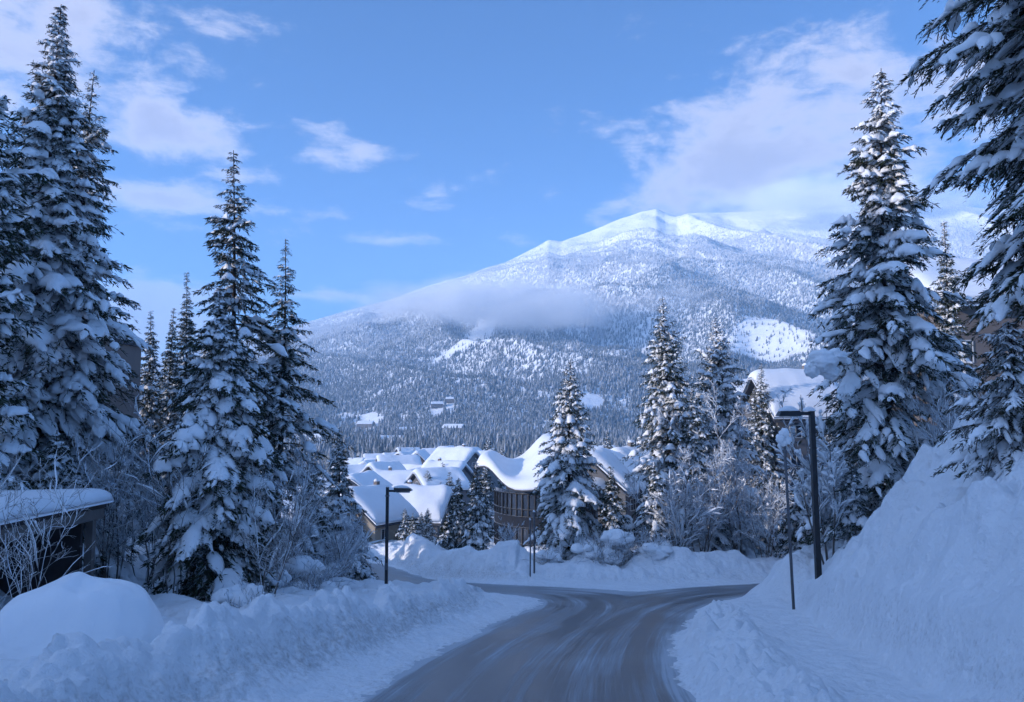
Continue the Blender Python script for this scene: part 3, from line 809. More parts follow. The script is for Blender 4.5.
    fir(1010, 322, 19.5, 62, 'small snow draped fir low at the right edge on the bank', 144, detail=1.6, nper=6, snow=1.25, droop=.45, up0=.0, padw=.6, sl=.13, frost=.25, spacing=.34, prof=[(0, .8), (.18, 1.0), (.5, .85), (.75, .5), (.9, .25), (1, .05)])

def build_bare():
    def bp(px, row, d, label, seed, **kw):
        p = at(px, row, d); z0 = T(p[0], d)
        bare_plant(p[0], d, z0, label, seed, H=max(1.0, p[2] - z0), **kw)
    th = 'bare stems in the thicket between the left firs'
    bp(118, 395, 31, 'tall bare stems rising beside the corner of the carport', 201, spread=2.6, nstem=6, n1=14, n2=6, n3=3, frost=.25, snow=.35, lean=.16)
    bp(152, 400, 34, 'thin bare saplings in the middle of the left thicket', 202, spread=2.6, nstem=6, n1=13, n2=6, n3=3, frost=.35, snow=.35, lean=.16)
    bp(178, 430, 29, 'bare saplings just left of the heavily loaded fir', 203, spread=2.2, nstem=5, n1=12, n2=5, n3=3, frost=.25, snow=.3, lean=.2)
    bp(271, 425, 28.5, 'brown bare sapling standing right of the heavily loaded fir', 204, spread=1.7, nstem=4, n1=14, n2=6, n3=3, frost=.05, snow=.15, lean=.13)
    bp(292, 452, 38, 'frosted saplings below the slim dark fir', 205, spread=2.6, nstem=6, n1=12, n2=6, n3=3, frost=.5, snow=.4, lean=.2)
    bp(14, 482, 19.5, 'snow dusted bare bush in front of the open carport', 206, spread=2.8, nstem=7, n1=9, n2=5, n3=2, frost=.05, snow=.3, lean=.4, r0=.02, pw=.6)
    bp(737, 395, 61, 'big frosted tree with fine white twigs, right of the high firs', 207, name='frosted_tree', cat='frosted tree', spread=2.7, nstem=6, n1=18, n2=10, n3=6, r0=.07, frost=.78, snow=.6, pw=1.5, lean=.16, twig_r=.0085)
    bp(698, 440, 59, 'rounded frosted tree between the high firs and the roadside bank', 208, name='frosted_tree', cat='frosted tree', spread=2.1, nstem=6, n1=14, n2=9, n3=6, r0=.06, frost=.75, snow=.6, pw=1.5, lean=.2, twig_r=.0085)
    bp(678, 470, 57, 'low frosted shrub under the taller high fir', 209, spread=3.0, nstem=8, n1=10, n2=7, n3=4, r0=.04, frost=.6, snow=.7, pw=1.8, lean=.4, twig_r=.008)
    bp(762, 455, 58, 'tan stemmed shrub at the right end of the far bank', 210, spread=3.0, nstem=8, n1=10, n2=6, n3=3, r0=.035, frost=.5, snow=.5, lean=.2, twig_r=.012)
    bp(938, 385, 33, 'pale bare saplings between the great fir and the bank', 211, spread=3.4, nstem=9, n1=10, n2=6, n3=3, frost=.45, snow=.4, lean=.2, r0=.04)
    bp(335, 520, 41, 'small frosted bush by the left street lamp', 212, spread=2.0, nstem=6, n1=9, n2=6, n3=3, frost=.6, snow=.7, lean=.4, pw=1.5)
    bp(509, 529, 56, 'leafless bush before the glass facade', 213, spread=1.2, nstem=5, n1=7, n2=5, n3=2, frost=.3, snow=.4, lean=.25, twig_r=.010)
    # frosted tree with big balls of snow beside the great fir
    p = at(812, 352, 33.5); z0 = T(p[0], 33.5)
    r = bare_plant(p[0] + .5, 33.5, z0, 'bent tree with big balls of snow left of the great fir', 220, H=p[2] - z0 - 1.1, spread=1.9, nstem=4, n1=13, n2=9, n3=5, r0=.05, frost=.55, snow=.9, pw=3.2, lean=.08, twig_r=.007, name='bent_tree', cat='bent tree', snowname='snow_clumps')
    mb = MB()
    for k, (px, row, rw, rh, fl) in enumerate(((822, 362, 14, 12, .8), (835, 357, 11, 8, .7), (829, 372, 9, 8, .9), (812, 370, 8, 9, .9))):
        q = at(px, row, 33.3 + .12 * (k % 3)); sc_ = 33.4 / F
        V, Q = blob(q[0] - p[0] - .5, q[1] - 33.5, q[2] - z0, rw * sc_, rw * sc_ * .85, rh * sc_, 300 + k, 30, .32, fl, 1.9); mb.add(V, Q)
    mb.build('snow_clumps', M['tree_snow'], r, smooth=True)
    bl = [(300, 556, 37, 1.8, .9, 'snow capped bush behind the left berm, below the frosted saplings'), (322, 566, 40, 1.5, .8, 'rounded snowy bush just left of the left street lamp'),
          (243, 592, 27, 1.2, .7, 'snow hump over a bush right of the loaded fir base'), (312, 588, 34, 1.5, .7, 'low snowy bush nearest the left street lamp base'),
          (269, 577, 33, 1.2, .9, 'snowy bush beneath the brown bare sapling'),
          (617, 529, 54.5, 1.7, 1.1, 'bush under a broad mushroom cap of snow on the far bank'), (590, 545, 54, 1.8, 1.0, 'rounded snowy bush below the dense fir'),
          (608, 549, 54, 2.0, 1.0, 'smooth snowy bush left of the mushroom cap bush'), (548, 552, 54, 1.6, .9, 'snowy bush at the left foot of the dense fir'),
          (626, 516, 58, 1.1, 1.1, 'ball of snow on a bush before the gabled house porch'), (655, 546, 54, 2.0, 1.0, 'low snowy bush under the frosted shrub')]
    for k, (px, row, d, w, h, lab) in enumerate(bl):
        snow_bush(px, row, d, w, h, lab, 400 + 7 * k)

# ------------------------------------------------------------------ buildings
def roof_snow_mesh(hx, hy, fz, th, seed, nx=26, ny=22, name='roof_snow'):
    """rounded slab of snow over a roof whose surface is z = fz(x, y)"""
    u = np.linspace(-1, 1, nx); v = np.linspace(-1, 1, ny)
    u = np.sign(u) * (1 - (1 - np.abs(u)) ** 1.5); v = np.sign(v) * (1 - (1 - np.abs(v)) ** 1.5)
    X, Y = np.meshgrid(u * hx, v * hy, indexing='ij')
    e = np.minimum(hx - np.abs(X), hy - np.abs(Y))
    k = np.clip(e / (th * 1.1), 0, 1); rr = np.sqrt(np.clip(1 - (1 - k) ** 2, 0, 1))
    base = fz(X, Y)
    wob = 1 + 0.30 * fbm(X / 2.6 + seed, Y / 1.9, seed, 3)
    bul = 0.10 * th * (1 - k)
    Xt = X + np.sign(X) * bul * 0; Zt = base + 0.03 + th * (0.18 + 0.82 * rr) * wob
    Vt = np.stack([Xt, Y, Zt], -1).reshape(-1, 3); Vb = np.stack([X, Y, base + 0.02], -1).reshape(-1, 3)
    i, j = np.meshgrid(np.arange(nx - 1), np.arange(ny - 1), indexing='ij')
    q = np.stack([i * ny + j, (i + 1) * ny + j, (i + 1) * ny + j + 1, i * ny + j + 1], -1).reshape(-1, 4)
    n = nx * ny
    per = [(a, 0) for a in range(nx)] + [(nx - 1, b) for b in range(1, ny)] + [(a, ny - 1) for a in range(nx - 2, -1, -1)] + [(0, b) for b in range(ny - 2, 0, -1)]
    pi = np.array([a * ny + b for a, b in per]); pj = np.roll(pi, -1)
    side = np.stack([pi, pi + n, pj + n, pj], -1)[:, ::-1]
    Q = np.vstack([q, q[:, ::-1] + n, side])
    return make_mesh(name, np.vstack([Vt, Vb]), Q, None, [M['roof_snow']])

def window(parent, x, y, z, w, h, rot, mat=None, frame='trimwhite', bars=1):
    """window on a wall; rot = direction of the outward normal about z; local coords of the house"""
    f = MB(); t = .07; dp = .06
    f.box((-w / 2, -dp, -h / 2), (-w / 2 + t, .02, h / 2)); f.box((w / 2 - t, -dp, -h / 2), (w / 2, .02, h / 2))
    f.box((-w / 2 + t, -dp, h / 2 - t), (w / 2 - t, .02, h / 2)); f.box((-w / 2 + t, -dp, -h / 2), (w / 2 - t, .02, -h / 2 + t))
    for b in range(bars):
        xx = -w / 2 + w * (b + 1) / (bars + 1)
        f.box((xx - .025, -dp + .01, -h / 2 + t), (xx + .025, .02, h / 2 - t))
    o = f.build('window', M[frame], parent)
    o.location = (x, y, z); o.rotation_euler = (0, 0, rot)
    g = MB(); g.box((-w / 2 + t * .5, -.025, -h / 2 + t * .5), (w / 2 - t * .5, .03, h / 2 - t * .5))
    g.build('pane', M['glass'] if mat is None else mat, o)
    return o

def house(px, row, d, w, dep, rise, rz, label, wall='cream', seed=0, th=.7, win=True, chimney=False, ov=.6, door=False, group='village houses below the road', name='snowy_house', storeys=1, sink=False):
    """row = pixel row of the eave at depth d; ridge along local x; rz rotation"""
    p = at(px, row, d); z0 = T(p[0], d) - 1.0
    if sink: z0 = p[2] - 5.0
    r = empty(name, (p[0], d, z0), label, 'house', group, rz)
    E = max(2.4, p[2] - z0)
    hx, hy = w / 2, dep / 2
    wl = MB()
    V = [(-hx, -hy, -2), (hx, -hy, -2), (hx, hy, -2), (-hx, hy, -2), (-hx, -hy, E), (hx, -hy, E), (hx, hy, E), (-hx, hy, E), (-hx, 0, E + rise * .96), (hx, 0, E + rise * .96)]
    wl.add(V, [(0, 1, 5, 4), (2, 3, 7, 6), (1, 2, 6, 5), (3, 0, 4, 7)], [(5, 6, 9), (7, 4, 8)])
    wl.build('wall', M[wall], r)
    sl = rise / hy
    fz = lambda X, Y: E + rise - sl * (np.sqrt(Y * Y + .09) - .3) + .06
    rb = MB()
    for sgn in (-1, 1):
        y0, y1 = 0, sgn * (hy + ov); za = E + rise; zb = E - sl * ov
        X0, X1 = -hx - ov, hx + ov
        V = [(X0, y0, za), (X1, y0, za), (X1, y1, zb), (X0, y1, zb), (X0, y0, za + .14), (X1, y0, za + .14), (X1, y1, zb + .14), (X0, y1, zb + .14)]
        Q = [(0, 3, 2, 1), (4, 5, 6, 7), (0, 1, 5, 4), (1, 2, 6, 5), (2, 3, 7, 6), (3, 0, 4, 7)]
        if sgn > 0: Q = [q[::-1] for q in Q]
        rb.add(V, Q)
    ro = rb.build('roof', M['slate'], r)
    fz2 = lambda X, Y: fz(X, Y) + .10
    obj('roof_snow', roof_snow_mesh(hx + ov + .12, hy + ov + .12, fz2, th, seed), r)
    if chimney or seed in (1, 2, 4, 8, 9, 16, 19):
        cb = MB(); cx = hx * (.45 if seed % 2 else -.4); cb.box((cx - .26, -.24, E + rise - .6), (cx + .26, .24, E + rise + .45 + th))
        co = cb.build('chimney', M['tan'], r)
        V, Q = blob(cx, 0, E + rise + .45 + th, .34, .32, .28, seed + 3, 10, .2, .1); sb = MB(); sb.add(V, Q); sb.build('snow_cap', M['roof_snow'], co, smooth=True)
    if win:
        nw = max(2, int(w / 3))
        for s in range(storeys):
            zz = E - 1.35 - 2.7 * s
            for k in range(nw):
                window(r, -hx + w * (k + .5) / nw, -hy, zz, 1.2, 1.2, 0)
            for k in range(2):
                window(r, hx, -hy + dep * (k + .5) / 2, zz, 1.1, 1.2, PI / 2)
                window(r, -hx, -hy + dep * (k + .5) / 2, zz, 1.1, 1.2, -PI / 2)
        window(r, hx, 0, E + rise * .32, .9, .8, PI / 2, bars=0); window(r, -hx, 0, E + rise * .32, .9, .8, -PI / 2, bars=0)
    if door:
        db = MB(); db.box((-.5, -hy - .05, 1.0), (.5, -hy + .02, 3.1)); db.build('door', M['dark_wood'], r)
    return r

def build_village():
    D = math.radians
    house(368, 518, 90, 6.5, 7, 2.6, D(62), 'cream house with bright gable beside the left street lamp post', 'cream', 1, .9, storeys=2)
    house(420, 517, 104, 7.2, 7, 2.8, D(-14), 'grey walled house under the widest snow roof, right of left lamp', 'greywall', 2, 1.2, storeys=2)
    house(361, 496, 128, 8.5, 8, 2.8, D(78), 'small gabled house directly above the cream house', 'greywall', 3, .8)
    house(400, 491, 140, 9, 8, 2.6, D(-6), 'long roofed house behind the left lamp head', 'greywall', 4, 1.0)
    house(437, 488, 132, 7, 8, 2.4, D(30), 'low snow roof tucked behind the grey walled house', 'greywall', 5, .9)
    house(398, 472, 190, 9, 8, 3.2, D(20), 'house with a steep roof, left in the second row of roofs', 'greywall', 6, .8)
    house(420, 469, 205, 8, 8, 4.0, D(85), 'house with a sharp white gable in the second row of roofs', 'greywall', 7, .8)
    house(446, 478, 150, 7, 7, 2.2, D(-25), 'small snow roof left of the tall white roof', 'greywall', 8, .9)
    house(456, 469, 168, 9, 9, 3.4, D(-35), 'house with the tall white roof left of the glass building', 'greywall', 9, 1.2)
    house(438, 461, 240, 9, 8, 3.0, D(10), 'small far roof behind the tall white roof', 'greywall', 11, .8)
    house(408, 463, 255, 9, 9, 3.0, D(60), 'far roof at the back of the village, above the sharp gable', 'greywall', 12, .8)
    house(383, 470, 235, 10, 8, 2.6, D(-10), 'far low roof at the left end of the village rows', 'greywall', 13, .8)
    house(478, 462, 230, 9, 8, 2.4, D(-20), 'flat looking far roof right of the tall white roof', 'greywall', 14, .8)
    house(384, 479, 165, 7, 7, 2.6, D(50), 'narrow roof left of the steep roofed house', 'greywall', 21, .8)
    house(412, 480, 172, 6, 6, 2.6, D(-30), 'small pointed roof between the long roof and the sharp gable', 'greywall', 23, .7)
    house(448, 456, 300, 8, 7, 3.0, D(70), 'far pointed roof above the tall white roof', 'greywall', 24, .7)
    house(394, 461, 300, 8, 8, 2.4, D(35), 'farthest small roof at the left of the village', 'greywall', 25, .7)
    house(353, 480, 175, 7, 7, 2.4, D(25), 'leftmost roof of the village, half behind the slender tipped fir', 'greywall', 26, .8)
    house(369, 473, 215, 8, 7, 2.6, D(80), 'gable end facing the road in the left part of the village', 'tan', 27, .8)
    house(352, 468, 275, 9, 8, 2.6, D(-20), 'roof at the left rear corner of the village', 'greywall', 28, .8)
    house(377, 463, 330, 10, 9, 3.0, D(15), 'broad far roof above the gable end facing the road', 'tan', 29, .8)
    house(422, 460, 340, 10, 8, 3.0, D(-35), 'far roof in the gap left of the tall white roof ridge', 'greywall', 30, .8)
    house(408, 455, 430, 12, 9, 3.2, D(30), 'rearmost roof in the middle of the village', 'tan', 31, .9)
    house(470, 455, 390, 11, 9, 3.0, D(55), 'rearmost roof behind the tall white roof', 'greywall', 32, .9)
    house(638, 457, 330, 10, 8, 3.0, D(20), 'far roof showing between the gabled houses and the high firs', 'tan', 33, .9)
    # right of the dense fir
    house(606, 488, 84, 7, 7.5, 3.0, D(58), 'gabled house between the dense fir and the small narrow fir', 'greywall', 15, 1.0, storeys=2)
    house(641, 486, 86, 7, 8, 3.2, D(35), 'second gabled house right of the small narrow fir, lit eave', 'greywall', 16, 1.0, storeys=2)
    house(625, 461, 210, 9, 8, 2.4, D(-20), 'far house between the dense fir and the high firs', 'greywall', 17, .8)
    house(600, 455, 290, 10, 8, 2.6, D(10), 'tiny far house above the gabled house roof', 'greywall', 18, .8)
    house(792, 417, 78, 7.0, 8, 3.6, D(8), 'house behind the right street lamp with a smooth blue snow roof', 'greywall', 19, 1.0, storeys=2)
    house(752, 404, 92, 5, 7, 1.8, D(-15), 'small snow roof left of the house behind the right lamp', 'greywall', 20, 1.0)
    # far side of the valley
    fars = FARS
    for k, (px, row, d, w, lab) in enumerate(fars):
        dd = FAR_D[k]; w = w * dd / d
        house(px, row - 1, dd, w, w * .6, w * .16, D(10 * ((k * 37) % 5 - 2)), lab, 'tan', 30 + k, 1.4, win=False, chimney=False, group='far houses across the valley', name='valley_house', sink=True)

def build_glass_building():
    cx = xat(560, 86); cy = 87.0; R = 7.0
    z0 = T(cx, cy) - 1
    top = at(500, 491, 82)[2]; E = top - z0
    r = empty('glass_building', (cx, cy, z0), 'curved building with dark glass facade under a wavy snow roof', 'building')
    ang = np.linspace(PI, 2 * PI, 33)
    def arc(rad, za, zb, name, mat, a=ang):
        mb = MB(); V = []
        for t in a: V += [(rad * math.cos(t), rad * math.sin(t), za), (rad * math.cos(t), rad * math.sin(t), zb)]
        n = len(a)
        mb.add(V, [(2 * i, 2 * i + 2, 2 * i + 3, 2 * i + 1) for i in range(n - 1)])
        return mb.build(name, mat, r, smooth=True)
    hb = (E - .3) / 2
    z1 = E - 2.55; z2 = z1 - 1.0; z3 = z2 - 2.5
    arc(R, z1, E + .1, 'upper_glazing', M['glass']); arc(R, z3, z2, 'lower_glazing', M['glass'])
    arc(R + .06, z2, z1, 'spandrel', M['spandrel']); arc(R + .05, -2, z3, 'base_wall', M['spandrel'])
    mul = MB()
    for t in np.linspace(PI, 2 * PI, 31):
        for (a, b) in ((z1, E - .2), (z3, z2)):
            c, s = math.cos(t), math.sin(t)
            w = .05
            V = []
            for rr, q in ((R + .12, -w), (R + .12, w), (R - .03, w), (R - .03, -w)):
                V.append((rr * c - q * s, rr * s + q * c))
            mul.add([(v[0], v[1], a) for v in V] + [(v[0], v[1], b) for v in V], [(0, 3, 2, 1), (4, 5, 6, 7), (0, 1, 5, 4), (1, 2, 6, 5), (2, 3, 7, 6), (3, 0, 4, 7)])
    for zz in (z1 + .75, z1 + .03, z2 - .03, z3 + .8, E - .25):
        mul.tube([((R + .08) * math.cos(t), (R + .08) * math.sin(t), zz) for t in ang], .06, 6)
    mul.build('mullions', M['black_metal'], r)
    bk = MB(); bk.box((-R + 1.2, .6, -2), (R + 3, 9, E - .1)); bk.build('wall', M['greywall'], r)
    # wavy roof: height over plan
    def fz(X, Y):
        a = X + R
        return E + .15 + 1.5 * np.exp(-((a + .9) / 1.7) ** 2) - 0.25 * np.exp(-((a - 2.0) / 1.6) ** 2) + 2.6 * np.exp(-((a - 6.2) / 2.3) ** 2) * sstep(-9, -1.5, Y) + 0.12 * (Y + 8)
    nr, na = 14, 60
    rr = np.linspace(0.02, 1, nr) ** .8; aa = np.linspace(0, 2 * PI, na + 1)[:-1]
    RR, AA = np.meshgrid(rr, aa, indexing='ij')
    rx = 8.3; X = RR * rx * np.cos(AA); Y = np.where(np.sin(AA) < 0, RR * 8.3 * np.sin(AA), RR * 9.5 * np.sin(AA))
    X = X - 0.9 * np.exp(-((AA - PI) / .25) ** 2) * RR
    def sheet(lo, hi, name, mat):
        zb = fz(X, Y) + lo; zt = fz(X, Y) + hi
        if name == 'roof_snow':
            k = np.clip((1 - RR) / .14, 0, 1); zt = zb + (hi - lo) * (.25 + .75 * np.sqrt(1 - (1 - k) ** 2)) * (1 + .2 * fbm(X / 2, Y / 2, 5, 2))
        V = np.vstack([np.stack([X, Y, zt], -1).reshape(-1, 3), np.stack([X, Y, zb], -1).reshape(-1, 3)])
        n = nr * na
        i, j = np.meshgrid(np.arange(nr - 1), np.arange(na), indexing='ij')
        q = np.stack([i * na + j, (i + 1) * na + j, (i + 1) * na + (j + 1) % na, i * na + (j + 1) % na], -1).reshape(-1, 4)
        j = np.arange(na); o = (nr - 1) * na
        side = np.stack([o + j, n + o + j, n + o + (j + 1) % na, o + (j + 1) % na], -1)
        return obj(name, make_mesh(name, V, np.vstack([q, q[:, ::-1] + n, side]), None, [mat]), r)
    sheet(0, .12, 'roof', M['darkwall']); sheet(.13, 1.05, 'roof_snow', M['roof_snow'])

def build_side_buildings():
    # carport on the left
    ya, yb = 18.5, 26.2; xw = -13.25; zt = at(105, 503, 26)[2]
    zg = T(-12.5, 22) - .3
    r = empty('carport', (xw - 3, 22.3, zg), 'open dark carport with a thick snow roof on the left', 'carport')
    E = zt - zg; ox = xw - (xw - 3)
    mb = MB(); mb.box((-3.2, -3.9, E - .50), (ox, 3.9, E - .02)); ro = mb.build('roof', M['fascia'], r)
    tr = MB(); tr.box((ox + .003, -3.95, E - .16), (ox + .06, 3.95, E)); tr.build('drip_edge', M['dark_wood'], ro)
    obj('roof_snow', roof_snow_mesh(3.25, 4.0, lambda X, Y: E - .02 + 0 * X, .46, 77, 30, 34), r)
    for yy in (-3.7, 3.55):
        pb = MB(); pb.box((ox - .40, yy, -1), (ox - .16, yy + .22, E - .5)); pb.build('post', M['fascia'], r)
    wb = MB(); wb.box((-3.1, 3.35, -1), (ox - .42, 3.5, E - .5)); wb.build('wall', M['dark_wood'], r)
    wb = MB(); wb.box((-3.1, -3.7, -1), (-2.95, 3.34, E - .5)); wb.build('wall', M['dark_wood'], r)
    wb = MB(); wb.box((-2.94, -3.7, -1), (ox - .42, -3.55, E - .5)); wb.build('wall', M['dark_wood'], r)
    # tan tower-like building behind the left trees
    p = at(118, 337, 47); z0 = T(p[0], 47) - 1; H = p[2] - z0
    r = empty('apartment_building', (p[0] - 2.9, 50, z0), 'tan flat walled building glimpsed between the left firs', 'building')
    mb = MB(); mb.box((-3.6, -3, -2), (1.05, 4, H)); mb.build('wall', M['tan'], r)
    mb = MB(); mb.box((-3.8, -3.2, H + .002), (1.2, 4.2, H + .25)); mb.build('roof', M['slate'], r)
    o = obj('roof_snow', roof_snow_mesh(2.5, 3.7, lambda X, Y: H + .25 + 0 * X, .4, 5), r); o.location = (-1.3, .5, 0)
    for zz in (H - 2, H - 5):
        window(r, -.4, -3, zz, 1.3, 1.3, 0); window(r, 1.05, 0.6, zz, 1.2, 1.3, PI / 2)
    # brown building on the right behind the bank
    p = at(958, 306, 52); z0 = T(p[0], 52) - 1; H = p[2] - z0
    r = empty('lodge_building', (p[0] + 3.2, 55, z0), 'brown grey building with white window behind the right firs', 'building')
    mb = MB(); mb.box((-4.1, -3, -2), (6, 5, H)); mb.build('wall', M['tan'], r)
    mb = MB(); mb.box((-4.13, -3.03, H - 1.9), (6.03, 5.03, H - 1.86)); mb.build('band', M['darkwall'], r)
    sl = lambda X, Y: H + .12 + .42 * (Y + 5.0)
    rb = MB(); rb.add([(-5, -4, H - .0), (7, -4, H), (7, 6, H + 4.2), (-5, 6, H + 4.2), (-5, -4, H + .12), (7, -4, H + .12), (7, 6, H + 4.32), (-5, 6, H + 4.32)],
                      [(0, 3, 2, 1), (4, 5, 6, 7), (0, 1, 5, 4), (1, 2, 6, 5), (2, 3, 7, 6), (3, 0, 4, 7)]); rb.build('roof', M['slate'], r)
    o = obj('roof_snow', roof_snow_mesh(6, 5, lambda X, Y: H + .16 + .42 * (Y + 5.0), .9, 8), r); o.location = (1, 1, 0)
    window(r, -3.0, -3, H - 3.0, 1.3, 1.5, 0, bars=1); window(r, 0.5, -3, H - 3.0, 1.3, 1.5, 0, bars=1); window(r, -3.0, -3, H - 6.0, 1.3, 1.5, 0, bars=1)

# ------------------------------------------------------------------ street furniture
def build_lamps():
    # left lamp
    d = 36.0; b = at(386, 602, d); t = at(386, 487, d); z0 = T(b[0], d) - .2
    r = empty('street_lamp', (b[0], d, z0), 'left street lamp, slim dark post with flat head pointing right', 'street lamp')
    Ht = t[2] - z0
    mb = MB(); mb.box((-.065, -.065, -.4), (.065, .065, Ht)); mb.build('post', M['black_metal'], r)
    mb = MB(); mb.box((.068, -.045, Ht - .22), (.34, .045, Ht - .12)); mb.build('arm', M['black_metal'], r)
    h = MB()
    V = [(.30, -.20, Ht - .22), (1.12, -.20, Ht - .16), (1.12, .20, Ht - .16), (.30, .20, Ht - .22), (.30, -.16, Ht - .02), (1.02, -.13, Ht - .05), (1.02, .13, Ht - .05), (.30, .16, Ht - .02)]
    h.add(V, [(0, 3, 2, 1), (4, 5, 6, 7), (0, 1, 5, 4), (1, 2, 6, 5), (2, 3, 7, 6), (3, 0, 4, 7)])
    ho = h.build('lamp_head', M['black_metal'], r)
    mb = MB(); mb.box((.42, -.14, Ht - .245), (1.0, .14, Ht - .19)); mb.build('lens', M['lens'], ho)
    mb = MB(); V, Q = blob(.62, 0, Ht - .03, .40, .15, .10, 5, 12, .2, .1); mb.add(V, Q); V, Q = blob(0, 0, Ht, .085, .085, .09, 6, 8, .1, .1); mb.add(V, Q)
    mb.build('snow_cap', M['roof_snow'], r, smooth=True)
    mb = MB(); mb.box((-.085, -.085, Ht - .42), (.085, .085, Ht - .36)); mb.box((-.075, -.075, 1.4), (.075, .075, 1.43)); mb.box((-.072, -.09, .9), (.072, -.066, 1.2)); mb.build('hatch', M['grey_metal'], r)
    # right lamp
    d = 31.5; b = at(818, 560, d); t = at(809, 411, d); z0 = T(b[0], d) - .3
    r = empty('street_lamp', (b[0], d, z0), 'right street lamp, thick dark leaning post with head pointing left', 'street lamp')
    tx = t[0] - b[0] + .1; Ht = t[2] - z0
    k = tx / Ht
    mb = MB(); w = .105
    V = [(-w - .4 * k, -w, -.4), (w - .4 * k, -w, -.4), (w - .4 * k, w, -.4), (-w - .4 * k, w, -.4), (tx - w * .85, -w, Ht), (tx + w * .85, -w, Ht), (tx + w * .85, w, Ht), (tx - w * .85, w, Ht)]
    mb.add(V, [(0, 3, 2, 1), (4, 5, 6, 7), (0, 1, 5, 4), (1, 2, 6, 5), (2, 3, 7, 6), (3, 0, 4, 7)])
    mb.build('post', M['black_metal'], r)
    mb = MB(); mb.box((tx - .60, -.07, Ht - .17), (tx - w * .86, .07, Ht - .03)); mb.build('arm', M['black_metal'], r)
    h = MB(); V = [(tx - 1.36, -.24, Ht - .20), (tx - .5, -.24, Ht - .20), (tx - .5, .24, Ht - .20), (tx - 1.36, .24, Ht - .20), (tx - 1.26, -.18, Ht), (tx - .5, -.2, Ht + .01), (tx - .5, .2, Ht + .01), (tx - 1.26, .18, Ht)]
    h.add(V, [(0, 3, 2, 1), (4, 5, 6, 7), (0, 1, 5, 4), (1, 2, 6, 5), (2, 3, 7, 6), (3, 0, 4, 7)])
    ho = h.build('lamp_head', M['black_metal'], r)
    mb = MB(); mb.box((tx - 1.24, -.17, Ht - .225), (tx - .62, .17, Ht - .18)); mb.build('lens', M['lens'], ho)
    mb = MB(); V, Q = blob(tx - .9, 0, Ht - .01, .42, .2, .20, 15, 16, .2, .1); mb.add(V, Q); V, Q = blob(tx - .1, 0, Ht, .25, .14, .16, 16, 10, .2, .1); mb.add(V, Q)
    mb.build('snow_cap', M['roof_snow'], r, smooth=True)
    # thin pole beside it
    d = 29.6; b = at(793, 580, d); t = at(784, 436, d); z0 = T(b[0], d) - .2; Ht = t[2] - z0; tx = t[0] - b[0]
    r = empty('sign_pole', (b[0], d, z0), 'thin pole with a knob of snow beside the right street lamp', 'pole')
    mb = MB(); mb.tube([(-.4 * tx / Ht, 0, -.4), (tx * .5, 0, Ht * .5), (tx, 0, Ht)], [.055, .052, .05], 10); mb.build('post', M['grey_metal'], r, smooth=True)
    mb = MB()
    for k, (dx, dz, rr) in enumerate(((0, .08, .2), (-.15, -.1, .17), (.12, -.16, .15), (-.03, -.28, .13))):
        V, Q = blob(tx + dx, -.03, Ht + dz, rr, rr * .8, rr, 25 + k, 12, .3, .9, 2); mb.add(V, Q)
    mb.build('snow_cap', M['roof_snow'], r, smooth=True)
    for (px, row, base, d, lab, rad) in ((534, 512, 570, 51.3, 'taller dark pole on the far bank before the glass building', .06), (530, 520, 574, 50.8, 'shorter thin pole on the far bank before the glass building', .045)):
        t = at(px, row, d); b = at(px, base, d); z0 = T(t[0], d) - .3; Ht = t[2] - z0
        r = empty('roadside_pole', (t[0], d, z0), lab, 'pole')
        mb = MB(); mb.tube([(0, 0, -.3), (.02, 0, Ht * .5), (0, 0, Ht)], [rad, rad, rad * .9], 8); mb.build('post', M['grey_metal'], r, smooth=True)
        mb = MB(); V, Q = blob(0, 0, Ht, rad * 1.4, rad * 1.4, .12, 35, 8, .2, .1); mb.add(V, Q); mb.build('snow_cap', M['roof_snow'], r, smooth=True)

def build_mound():
    # car-sized mound in front of the carport
    p = at(70, 574, 17.2); x0 = p[0] - .2; y0 = 17.8; z0 = T(x0, y0) - .25
    Ht = p[2] - z0
    z0 -= .32
    r = empty('snow_mound', (x0, y0, z0), 'big smooth car sized mound of snow in front of the carport', 'snow mound', None, math.radians(8))
    n, m = 60, 90
    th = np.linspace(0, PI / 2, n); ph = np.linspace(0, 2 * PI, m + 1)[:-1]
    TT, PP = np.meshgrid(th, ph, indexing='ij')
    c, s = np.cos(PP), np.sin(PP)
    e = .72
    sx = np.sign(c) * np.abs(c) ** e; sy = np.sign(s) * np.abs(s) ** e
    rr = np.sin(TT) ** .62; zz = np.cos(TT) ** .72
    k = 1 + .09 * fbm(c * 1.5 + 3, s * 1.5 + TT, 7, 3) + .05 * (zz < .55) * fbm(c * 5, s * 5 + TT * 4, 9, 2)
    sk = 1 + .10 * (1 - zz) ** 2
    X = 1.85 * sx * rr * k * sk + .10 * zz; Y = 1.35 * sy * rr * k * sk; Z = Ht * zz * (1 + .16 * fbm(X * .9, Y * .9, 12, 3)) - .35 * (1 - zz) - .12 * np.clip(-X, 0, 9) * .6 * zz
    i, j = np.meshgrid(np.arange(n - 1), np.arange(m), indexing='ij')
    Q = np.stack([i * m + j, (i + 1) * m + j, (i + 1) * m + (j + 1) % m, i * m + (j + 1) % m], -1).reshape(-1, 4)
    obj('snow_cover', make_mesh('snow_cover', np.stack([X, Y, Z], -1).reshape(-1, 3), Q, None, [M['snow']]), r)

